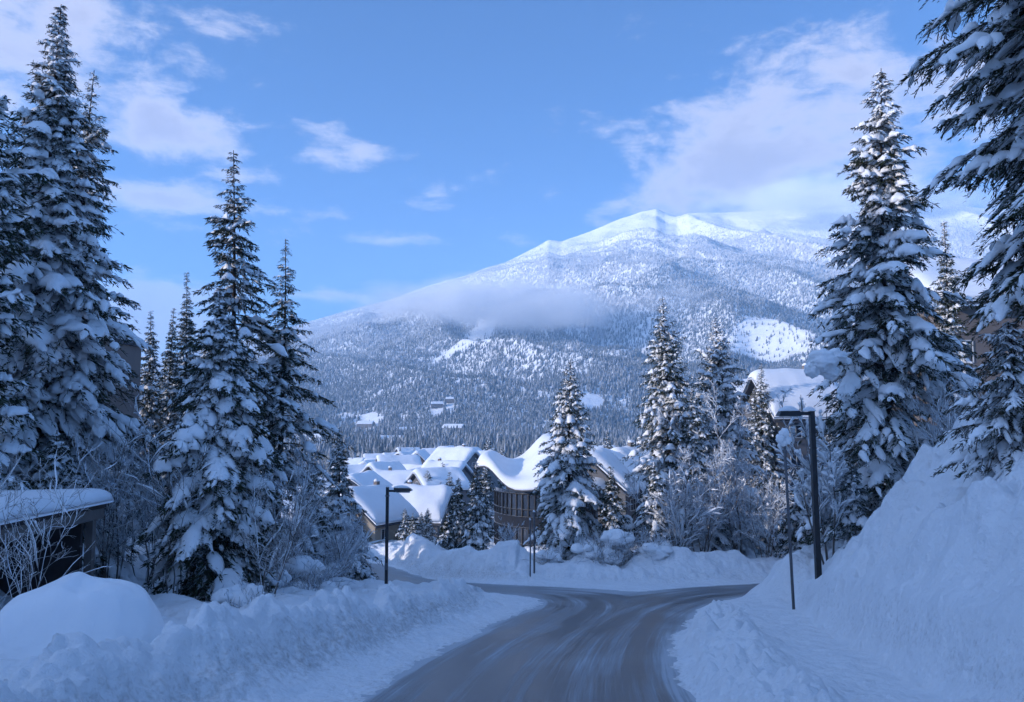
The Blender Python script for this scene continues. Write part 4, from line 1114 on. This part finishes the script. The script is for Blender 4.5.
# ------------------------------------------------------------------ mountain and far forests
CREST = [(-900, 425), (-300, 418), (-100, 410), (0, 400), (100, 378), (200, 350), (250, 338), (300, 324), (345, 311), (384, 301), (427, 286), (474, 273), (505, 262), (521, 254), (538, 246), (549, 240), (562, 241), (580, 235), (597, 229), (620, 220), (643, 212), (659, 209), (668, 213), (680, 216), (692, 213), (703, 213), (730, 213), (775, 211), (840, 208), (900, 203), (960, 204), (1024, 212), (1100, 226), (1300, 270), (1700, 340)]
_cu = np.array([(c[0] - 512) / F for c in CREST]); _cr = np.array([c[1] for c in CREST], float)
def row_to_tan(row):
    v = (351.0 - row) / F
    return (math.sin(PITCH) + v * math.cos(PITCH)) / (math.cos(PITCH) - v * math.sin(PITCH))
DB = 1180.0
def crest_y(u): return 4300 + 260 * np.sin(u * 5 + 1) + 500 * np.clip(u, -.5, 1)
def mountain(u, y):
    dc = crest_y(u)
    zc = HC + row_to_tan(np.interp(u, _cu, _cr)) * dc
    zb = -34.0
    t = (y - DB) / (dc - DB)
    tc = np.clip(t, 0, 1)
    z = zb + (zc - zb) * tc ** 1.45
    x = u * y
    amp = np.sin(PI * np.clip(tc, 0, 1)) ** .8 * np.clip((zc + 40) / 900, 0.05, 1)
    spur = (1 - np.abs(fbm((x + .55 * y) / 620, (y - .3 * x) / 1500, 201, 3)) * 2.4)
    z = z + amp * (135 * spur + 55 * fbm(x / 420, y / 420, 202, 4) + 10 * fbm(x / 90, y / 90, 203, 3))
    z = z + 14 * sstep(.75, 1, tc) * (fbm(x / 130, y / 130, 204, 4)) * np.clip((zc + 40) / 900, 0.05, 1) * (1 - .6 * sstep(.96, 1, tc))
    z = z + 55 * np.exp(-((u - .272) / .030) ** 2) * np.exp(-((y - 2080) / 420) ** 2) * (t < 1)
    z = np.where(t > 1, zc - (t - 1) * (dc - DB) * .55 + 14 * .4 * fbm(x / 130, y / 130, 204, 4), z)
    return z, t
def project(x, y, z):
    # world point to pixel, used only to lay out clearings
    f = y * math.cos(PITCH) + (z - HC) * math.sin(PITCH); w = -y * math.sin(PITCH) + (z - HC) * math.cos(PITCH)
    return 512 + F * x / f, 351 - F * w / f

def build_mountain():
    u = np.concatenate([np.linspace(-1.6, -.45, 50)[:-1], np.linspace(-.45, .75, 560), np.linspace(.75, 1.5, 60)[1:]])
    tt = np.concatenate([np.linspace(-.02, 1, 300), np.linspace(1.01, 1.5, 20)])
    U, TT = np.meshgrid(u, tt)
    Y = DB + TT * (crest_y(U) - DB)
    Z, _ = mountain(U, Y)
    V = np.stack([U * Y, Y, Z], -1).reshape(-1, 3)
    nu = len(u)
    i, j = np.meshgrid(np.arange(len(tt) - 1), np.arange(nu - 1), indexing='ij')
    Q = np.stack([i * nu + j, i * nu + j + 1, (i + 1) * nu + j + 1, (i + 1) * nu + j], -1).reshape(-1, 4)
    m, nt, s = newmat('mountain_snow')
    p = pos(nt)
    g = nt.nodes.new('ShaderNodeNewGeometry'); sx = nt.nodes.new('ShaderNodeSeparateXYZ'); nt.links.new(g.outputs['Normal'], sx.inputs[0])
    n1 = noise(nt, p, .012, 8, .65)
    rock = mapr(nt, math_(nt, 'SUBTRACT', n1, math_(nt, 'MULTIPLY', sx.outputs[2], .55)), .12, .26)
    nt.links.new(mixc(nt, math_(nt, 'MULTIPLY', rock, .5), SNOW, (.16, .16, .17)), s.inputs['Base Color'])
    s.inputs['Roughness'].default_value = .7
    bump(nt, s, n1, .6, 12.0)
    tag(obj('mountain', make_mesh('mountain', V, Q, None, [m])), kind='structure')

def forest_mesh(name, x, y, z, h, frost, seed, tiers=2, sides=5, mat=None):
    rng = np.random.RandomState(seed)
    n = len(x)
    Vs = []; Ts = []; fr = []
    per = 0; tmpl = []
    rw = h * rng.uniform(.18, .28, n)
    rot = rng.uniform(0, 6.28, n)
    for k in range(tiers):
        z0 = k / tiers * .78; z1 = min(1.0, z0 + (1.0 / tiers) * 1.25) if k < tiers - 1 else 1.0
        r0 = (1 - z0 * .95)
        a = rot[:, None] + np.arange(sides)[None] / sides * 2 * PI + k * .6
        jit = rng.uniform(.65, 1.3, (n, sides))
        ring = np.stack([x[:, None] + np.cos(a) * rw[:, None] * r0 * jit, y[:, None] + np.sin(a) * rw[:, None] * r0 * jit, z[:, None] + h[:, None] * (z0 + rng.uniform(-.05, .05, (n, sides)))], -1)
        apex = np.stack([x + rng.normal(0, .02, n) * h, y, z + h * z1], -1)[:, None]
        Vs.append(np.concatenate([ring, apex], 1))
        t = np.array([(per + j, per + (j + 1) % sides, per + sides) for j in range(sides)])
        tmpl.append(t); per += sides + 1
    V = np.concatenate(Vs, 1); tm = np.vstack(tmpl)
    Tt = (tm[None] + (np.arange(n) * per)[:, None, None]).reshape(-1, 3)
    me = make_mesh(name, V.reshape(-1, 3), None, Tt, [mat], smooth=False)
    # frost: low at the ring edges, high at the apex
    f = frost[:, None] + rng.uniform(-.16, .16, (n, per))
    a = me.attributes.new('frost', 'FLOAT', 'POINT'); a.data.foreach_set('value', np.clip(f, 0, 1).astype(np.float32).ravel())
    return tag(obj(name, me), kind='stuff')

def forest_mat():
    m, nt, s = newmat('frosted_forest')
    f = attr(nt, 'frost')
    n1 = noise(nt, pos(nt), .35, 4, .7)
    v = mapr(nt, math_(nt, 'ADD', f, math_(nt, 'MULTIPLY', math_(nt, 'SUBTRACT', n1, .5), 0.9)), .2, .8)
    nt.links.new(mixc(nt, v, (0.12, 0.135, 0.145), (.58, .60, .64)), s.inputs['Base Color'])
    s.inputs['Roughness'].default_value = .8
    return m

FARS = [(309, 442, 520, 26, 'long low blue roof at the left foot of the mountain'), (392, 441, 560, 16, 'blue snow roof among the valley trees below the bright clearing'),
            (350, 443, 620, 12, 'small valley roof left of the blue snow roof'), (366, 425, 900, 18, 'pale building beside the bright clearing in the valley'),
            (437, 405, 1380, 20, 'bright roof alone in the mountain forest, upper left one'), (454, 429, 900, 24, 'long sunlit shed at the edge of the valley forest'),
            (450, 400, 1420, 14, 'smallest bright roof high in the mountain forest'), (405, 432, 760, 20, 'valley roof right of the bright clearing')]
FAR_D = []
def ground_hit(px, row):
    d = np.concatenate([np.arange(300, 1200, 4.0), np.arange(1200, 4000, 6.0)])
    r = ray(px, row); xx = r[0] / r[1] * d; zz = HC + r[2] / r[1] * d
    m = np.maximum(terrain(xx, d), np.where(d > DB, mountain(xx / d, d)[0], -99))
    k = np.nonzero(zz < m)[0]
    return float(d[k[0]]) if len(k) else 1200.0
for f_ in FARS: FAR_D.append(ground_hit(f_[0], f_[1] + 3))
def clear_view(px, y):
    k = np.ones(len(px), bool)
    for f_, d in zip(FARS, FAR_D):
        w = f_[3] * F / f_[2]
        k &= ~((np.abs(px - f_[0]) < w * .55) & (y > d - 70) & (y < d + 25))
    return k

def build_forests():
    mat = forest_mat()
    rng = np.random.RandomState(5)
    # mountain
    n = 520000
    y = np.sqrt(rng.uniform(DB ** 2, 4700.0 ** 2, n)); u = rng.uniform(-.50, .72, n)
    dc = crest_y(u); ok = y < dc * .992
    y, u = y[ok], u[ok]
    z, t = mountain(u, y); x = u * y
    px, row = project(x, y, z)
    keep = np.ones(len(x), bool)
    def clear(m, p=0.0): keep[m & (rng.rand(len(x)) > p)] = False
    nz = fbm(x / 70, y / 70, 401, 3)
    # logged patch right of the high firs
    clear((((px - 766) / 40) ** 2 + ((row - 340 - .05 * (px - 766)) / 20) ** 2 + .5 * nz) < 1, .13)
    # ski run
    q = (px - 432) / 62; rr = 364 - 40 * q; wdt = 3 + 6 * np.clip(q, 0, 1)
    clear((q > 0) & (q < 1) & (np.abs(row - rr + 3 * nz) < wdt), .08)
    q = (px - 470) / 22; clear((np.abs(px - 485 + .25 * (row - 325)) < 10 + 3 * nz) & (row > 318) & (row < 342), .1)
    clear((((px - 590) / 14) ** 2 + ((row - 401) / 8) ** 2 + .6 * nz) < 1, .05)
    clear((((px - 372) / 13) ** 2 + ((row - 419) / 7) ** 2 + .6 * nz) < 1, .05)
    clear((((px - 343) / 12) ** 2 + ((row - 416) / 4) ** 2 + .6 * nz) < 1, .1)
    clear((((px - 437) / 7) ** 2 + ((row - 406) / 3) ** 2) < 1, .0); clear((((px - 451) / 5) ** 2 + ((row - 401) / 2.5) ** 2) < 1, .0)
    # tree line: sparser and shorter towards the summit
    thin = sstep(680, 1060, z + 90 * nz - 120 * (px > 700))
    keep &= rng.rand(len(x)) > thin * .95
    keep &= rng.rand(len(x)) < np.interp(y, [1180, 2400, 4500], [1.0, .95, .85])
    keep &= clear_view(px, y)
    x, y, z, t, nz, px = x[keep], y[keep], z[keep], t[keep], nz[keep], px[keep]
    h = rng.uniform(6, 14, len(x)) * (1 - .45 * sstep(.6, 1, t)) * (1 + .25 * nz)
    frost = .31 + .48 * sstep(.25, .70, t + .12 * nz) + rng.normal(0, .10, len(x)) + .10 * nz
    forest_mesh('mountain_forest', x, y, z - 1.0, h, frost, 7, 2, 4, mat)['label'] = 'frosted conifer forest covering the mountain slopes'
    # valley floor
    n = 16000
    y = np.sqrt(rng.uniform(210.0 ** 2, 1260.0 ** 2, n)); u = rng.uniform(-.85, .85, n); x = u * y
    keep = np.ones(n, bool)
    z = terrain(x, y); px, row = project(x, y, z)
    nz = fbm(x / 60, y / 60, 402, 3)
    dens = np.interp(y, [210, 330, 430, 600, 1250], [.10, .22, .55, .85, 1]) + .35 * nz
    keep &= rng.rand(n) < dens
    keep &= clear_view(px, y)
    x, y, z, nz = x[keep], y[keep], z[keep], nz[keep]
    h = rng.uniform(8, 19, len(x)) * np.interp(y, [210, 400, 1200], [.6, .9, 1.15])
    forest_mesh('valley_forest', x, y, z - .5, h, .30 + .12 * nz + rng.normal(0, .10, len(x)), 8, 4, 7, mat)['label'] = 'dark frosted wood across the valley floor behind the village'

def build_village_trees():
    protos = [conifer_meshes(seed=500 + k, H=9.0, R=2.0 + .3 * k, snow=.9, droop=.5, spacing=.55, detail=.6, sl=.4) for k in range(3)]
    spots = [(449, 472, 112, 'taller of two slim conifers rising left of the dark trio'), (440, 482, 109, 'shorter of two slim conifers rising left of the dark trio'), (427, 470, 128, 'conifer between the widest snow roof and the tall white roof'), (391, 466, 180, 'conifer among the second row of roofs, left end'), (466, 452, 210, 'conifer right of the tall white roof ridge'), (405, 508, 86, 'snow dusted conifer left in the clump below the grey walled house'), (413, 513, 84, 'middle conifer of the clump below the grey walled house'), (421, 512, 88, 'right conifer of the clump below the grey walled house'),
             (428, 508, 92, 'pointed conifer against the wall of the grey walled house'), (397, 505, 94, 'conifer hard against the left lamp post top'),
             (607, 432, 120, 'lone conifer rising above the gabled house roof'), (442, 462, 148, 'dark conifer beside the tall white roof'), (486, 462, 105, 'conifer at the tip of the wavy glass building roof'),
             (430, 456, 215, 'small conifer on the skyline of the village roofs'), (489, 437, 260, 'pointed conifer above the wavy roof, on the valley side'), (520, 452, 190, 'conifer just behind the wavy roof hollow'),
             (375, 487, 115, 'conifer beside the small gabled house'), (355, 508, 86, 'conifer hiding the left corner of the cream house'), (640, 470, 100, 'conifer behind the second gabled house'),
             (415, 447, 320, 'far conifer above the rear village roofs'), (502, 446, 270, 'shorter conifer right of the pointed conifer on the valley side'), (752, 372, 105, 'conifer left of the small snow roof'), (826, 425, 62, 'snowy conifer behind the bent tree'), (798, 470, 60, 'small snowy conifer standing low between the right lamp post and the thin pole')]
    for k, (px, row, d, lab) in enumerate(spots):
        p = at(px, row, d); z0 = T(p[0], d) - .2; H = max(3.0, p[2] - z0)
        plant_conifer(p[0], d, z0, lab, protos[k % 3], rz=k * 1.3, sc=H / 9.0, group='village conifers', name='village_conifer')

def build_hill_trees():
    """wood on the hill to the left, out of the frame, that shades the road"""
    rng = np.random.RandomState(77)
    n = 900
    x = rng.uniform(-150, -48, n); y = rng.uniform(-95, 30, n)
    ok = y < -8
    x, y = x[ok], y[ok]; h = rng.uniform(4, 8, len(x))
    z = terrain(x, y)
    forest_mesh('hillside_forest', x, y, z - .5, h, np.full(len(x), .25), 9, 5, 8, bpy.data.materials['frosted_forest'])['label'] = 'snowy wood on the hill left of the road'

# ------------------------------------------------------------------ light, sky, haze, camera
SUN_DIR = np.array([-0.95, -0.315]); SUN_DIR /= np.linalg.norm(SUN_DIR); SUN_EL = math.radians(14.5)
def build_light():
    sd = Vector((SUN_DIR[0] * math.cos(SUN_EL), SUN_DIR[1] * math.cos(SUN_EL), math.sin(SUN_EL)))
    l = bpy.data.lights.new('sun', 'SUN'); l.energy = 4.6; l.angle = math.radians(.5); l.color = (1.0, .80, .66)
    o = bpy.data.objects.new('sun', l); COL.objects.link(o); o.rotation_euler = sd.to_track_quat('Z', 'Y').to_euler(); o.location = (-60, -40, 80)
    w = bpy.data.worlds.new('World'); scene.world = w; w.use_nodes = True
    nt = w.node_tree; nt.nodes.clear()
    out = nt.nodes.new('ShaderNodeOutputWorld'); bg = nt.nodes.new('ShaderNodeBackground'); nt.links.new(bg.outputs[0], out.inputs[0])
    sky = nt.nodes.new('ShaderNodeTexSky'); sky.sky_type = 'NISHITA'; sky.sun_disc = False; sky.sun_elevation = SUN_EL
    sky.sun_rotation = math.atan2(SUN_DIR[0], SUN_DIR[1]); sky.air_density = 0.70; sky.dust_density = 0.3; sky.ozone_density = 4.0; sky.altitude = 2200
    bg.inputs['Strength'].default_value = SKY
    # clouds in the sky, laid out by direction
    tc = nt.nodes.new('ShaderNodeTexCoord'); g = tc.outputs['Generated']
    sx = nt.nodes.new('ShaderNodeSeparateXYZ'); nt.links.new(g, sx.inputs[0])
    X, Y, Z = sx.outputs
    az = math_(nt, 'ARCTAN2', X, Y); el = math_(nt, 'ARCSINE', Z)
    # coordinates for cloud noise: flattened towards the horizon
    cmb = nt.nodes.new('ShaderNodeCombineXYZ'); nt.links.new(math_(nt, 'MULTIPLY', az, 1.0), cmb.inputs[0]); nt.links.new(math_(nt, 'MULTIPLY', el, 2.1), cmb.inputs[1])
    cv = cmb.outputs[0]
    warp = nt.nodes.new('ShaderNodeTexNoise'); warp.inputs['Scale'].default_value = 5; warp.inputs['Detail'].default_value = 3; nt.links.new(cv, warp.inputs['Vector'])
    vm = nt.nodes.new('ShaderNodeVectorMath'); vm.operation = 'MULTIPLY_ADD'; nt.links.new(warp.outputs['Color'], vm.inputs[0]); vm.inputs[1].default_value = (.10, .10, 0); nt.links.new(cv, vm.inputs[2])
    n1 = noise(nt, vm.outputs[0], 11.0, 10, .64); n2 = noise(nt, vm.outputs[0], 3.4, 4, .5)
    fb = math_(nt, 'ADD', math_(nt, 'MULTIPLY', n1, .6), math_(nt, 'MULTIPLY', n2, .4))
    total = None
    def px2dir(px, row):
        r = ray(px, row); r /= np.linalg.norm(r); return math.atan2(r[0], r[1]), math.asin(r[2])
    BL = [(70, 105, 60, 26, .55), (235, 75, 50, 22, .42), (250, 175, 60, 10, .5), (40, 200, 60, 20, .5), (345, 190, 40, 8, .5), (290, 245, 60, 7, .5), (745, 150, 105, 52, 1.25), (690, 200, 110, 26, .9), (850, 120, 70, 70, .9), (960, 110, 130, 70, .72), (600, 225, 45, 16, .75), (800, 205, 110, 22, 1.1), (930, 215, 90, 22, .9),
          (-10, 60, 90, 75, 1.0), (105, 60, 95, 55, .66), (175, 130, 60, 30, .92), (155, 198, 75, 17, 1.0), (200, 231, 60, 12, .85), (95, 12, 70, 18, .9), (225, 30, 60, 14, .6),
          (335, 152, 45, 22, .78), (420, 190, 60, 16, .55), (410, 155, 40, 12, .45), (330, 215, 70, 10, .55), (385, 238, 110, 9, .62), (180, 292, 75, 22, 1.15), (330, 296, 60, 9, .7), (110, 320, 120, 30, 1.0),
          (560, 190, 60, 16, .45), (650, 20, 70, 14, .4)]
    for (px, row, wx, wy, s) in BL:
        a, e = px2dir(px, row)
        dx = math_(nt, 'MULTIPLY', math_(nt, 'SUBTRACT', az, a), F / wx); dy = math_(nt, 'MULTIPLY', math_(nt, 'SUBTRACT', el, e), F / wy)
        q = math_(nt, 'ADD', math_(nt, 'MULTIPLY', dx, dx), math_(nt, 'MULTIPLY', dy, dy))
        ev = math_(nt, 'MULTIPLY', math_(nt, 'EXPONENT', math_(nt, 'MULTIPLY', q, -.7)), s)
        total = ev if total is None else math_(nt, 'MAXIMUM', total, ev)
    # unseen bright cloud, added behind the viewer and overhead to lift the foreground shade
    fill_mask = math_(nt, 'MAXIMUM', mapr(nt, Y, .40, -.15), mapr(nt, Z, .62, .80))
    total = math_(nt, 'MAXIMUM', total, math_(nt, 'MULTIPLY', math_(nt, 'MULTIPLY', fill_mask, mapr(nt, X, -.8, .35, 1.25, .30)), .72))
    dens = math_(nt, 'ADD', math_(nt, 'MULTIPLY', total, .62), math_(nt, 'MULTIPLY', math_(nt, 'SUBTRACT', fb, .5), 2.5))
    fac = mapr(nt, dens, .20, .66)
    thick = mapr(nt, dens, .30, .95)
    ccol = mixc(nt, thick, CLOUD_A, CLOUD_B)
    ccol = mixc(nt, fill_mask, ccol, CLOUD_FILL)
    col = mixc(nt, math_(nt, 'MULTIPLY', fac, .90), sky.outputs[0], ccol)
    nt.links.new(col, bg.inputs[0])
SKY = 0.102
CLOUD_A = (5.7, 4.75, 4.45); CLOUD_B = (3.7, 3.0, 2.95); CLOUD_FILL = (5.6, 6.3, 8.4)

def fog_bank(name, px, row, d, wpx, hpx, dep, dens, label, seed, thr=.5):
    c = at(px, row, d); a = wpx / F * d; b = hpx / F * d
    V, Q = blob(0, 0, 0, a, dep, b, seed, 20, .0, 1.0)
    m = bpy.data.materials.new(name); m.use_nodes = True; nt = m.node_tree; nt.nodes.clear()
    o = nt.nodes.new('ShaderNodeOutputMaterial'); v = nt.nodes.new('ShaderNodeVolumePrincipled'); nt.links.new(v.outputs[0], o.inputs['Volume'])
    v.inputs['Color'].default_value = (.995, .995, .998, 1); v.inputs['Anisotropy'].default_value = 0.0
    tc = objc(nt)
    mp = N(nt, 'ShaderNodeMapping'); mp.inputs['Scale'].default_value = (1 / a, 1 / dep, 1 / b); nt.links.new(tc, mp.inputs[0])
    ln = nt.nodes.new('ShaderNodeVectorMath'); ln.operation = 'LENGTH'; nt.links.new(mp.outputs[0], ln.inputs[0])
    mp2 = N(nt, 'ShaderNodeMapping'); mp2.inputs['Scale'].default_value = (1 / 420, 1 / 420, 1 / 190); mp2.inputs['Location'].default_value = (seed, 0, 0); nt.links.new(tc, mp2.inputs[0])
    n1 = noise(nt, mp2.outputs[0], 1.6, 5, .58, .3)
    f = math_(nt, 'SUBTRACT', math_(nt, 'ADD', math_(nt, 'MULTIPLY', math_(nt, 'SUBTRACT', n1, .5), 1.7), .72), math_(nt, 'POWER', ln.outputs['Value'], 1.6))
    nt.links.new(math_(nt, 'MULTIPLY', mapr(nt, f, 0, .55), dens), v.inputs['Density'])
    ob = obj(name, make_mesh(name, V, Q, None, [m]))
    ob.location = [float(q) for q in c]
    tag(ob, label, 'cloud', kind='stuff')
    return ob

def build_clouds():
    fog_bank('low_cloud', 500, 303, 2350, 165, 40, 200, .0135, 'long low cloud lying across the mountain slope', 3)
    fog_bank('low_cloud', 640, 308, 2450, 120, 26, 150, .005, 'thin tail of the low cloud trailing right over the slope', 5)
    fog_bank('summit_cloud', 850, 200, 4150, 190, 30, 330, .0065, 'grey cloud capping the ridge right of the summit', 8)

def build_haze(zmin):
    mb = MB(); mb.box((-8600, -5600, zmin - 1), (8600, 8200, 1420))
    m = bpy.data.materials.new('haze'); m.use_nodes = True; nt = m.node_tree; nt.nodes.clear()
    o = nt.nodes.new('ShaderNodeOutputMaterial'); v = nt.nodes.new('ShaderNodeVolumePrincipled'); nt.links.new(v.outputs[0], o.inputs['Volume'])
    v.inputs['Color'].default_value = (.45, .70, 1.0, 1); v.inputs['Density'].default_value = HAZE; v.inputs['Anisotropy'].default_value = .0
    tag(mb.build('haze', m), 'thin blue haze filling the valley air', kind='stuff')
HAZE = 1.6e-4

def build_camera():
    c = bpy.data.cameras.new('camera'); c.sensor_width = 36; c.lens = F / 1024 * 36; c.clip_end = 40000; c.clip_start = .1
    o = bpy.data.objects.new('camera', c); COL.objects.link(o); o.location = (0, 0, HC); o.rotation_euler = (PI / 2 + PITCH, 0, 0)
    scene.camera = o

import time as _t
_s = _t.time()
zmin = build_ground()
build_road()
build_mountain(); build_forests(); build_hill_trees()
print('terrain', _t.time() - _s)
build_firs(); build_bare(); build_village_trees()
print('plants', _t.time() - _s)
build_village(); build_glass_building(); build_side_buildings(); build_lamps(); build_mound()
build_light(); build_clouds(); build_haze(-75.0); build_camera()
print('all', _t.time() - _s, zmin)

scene.render.engine = 'CYCLES'
cy = scene.cycles
cy.max_bounces = 8; cy.diffuse_bounces = 3; cy.glossy_bounces = 2; cy.transmission_bounces = 2; cy.volume_bounces = 8; cy.transparent_max_bounces = 8
cy.use_denoising = True
cy.use_adaptive_sampling = True; cy.adaptive_threshold = 0.02
cy.volume_step_rate = 1.0; cy.volume_max_steps = 256
vs = scene.view_settings
vs.view_transform = 'Standard'; vs.look = 'None'; vs.gamma = 1; vs.use_curve_mapping = False; vs.exposure = 0.90
vs.use_white_balance = True; vs.white_balance_temperature = 5350; vs.white_balance_tint = 6
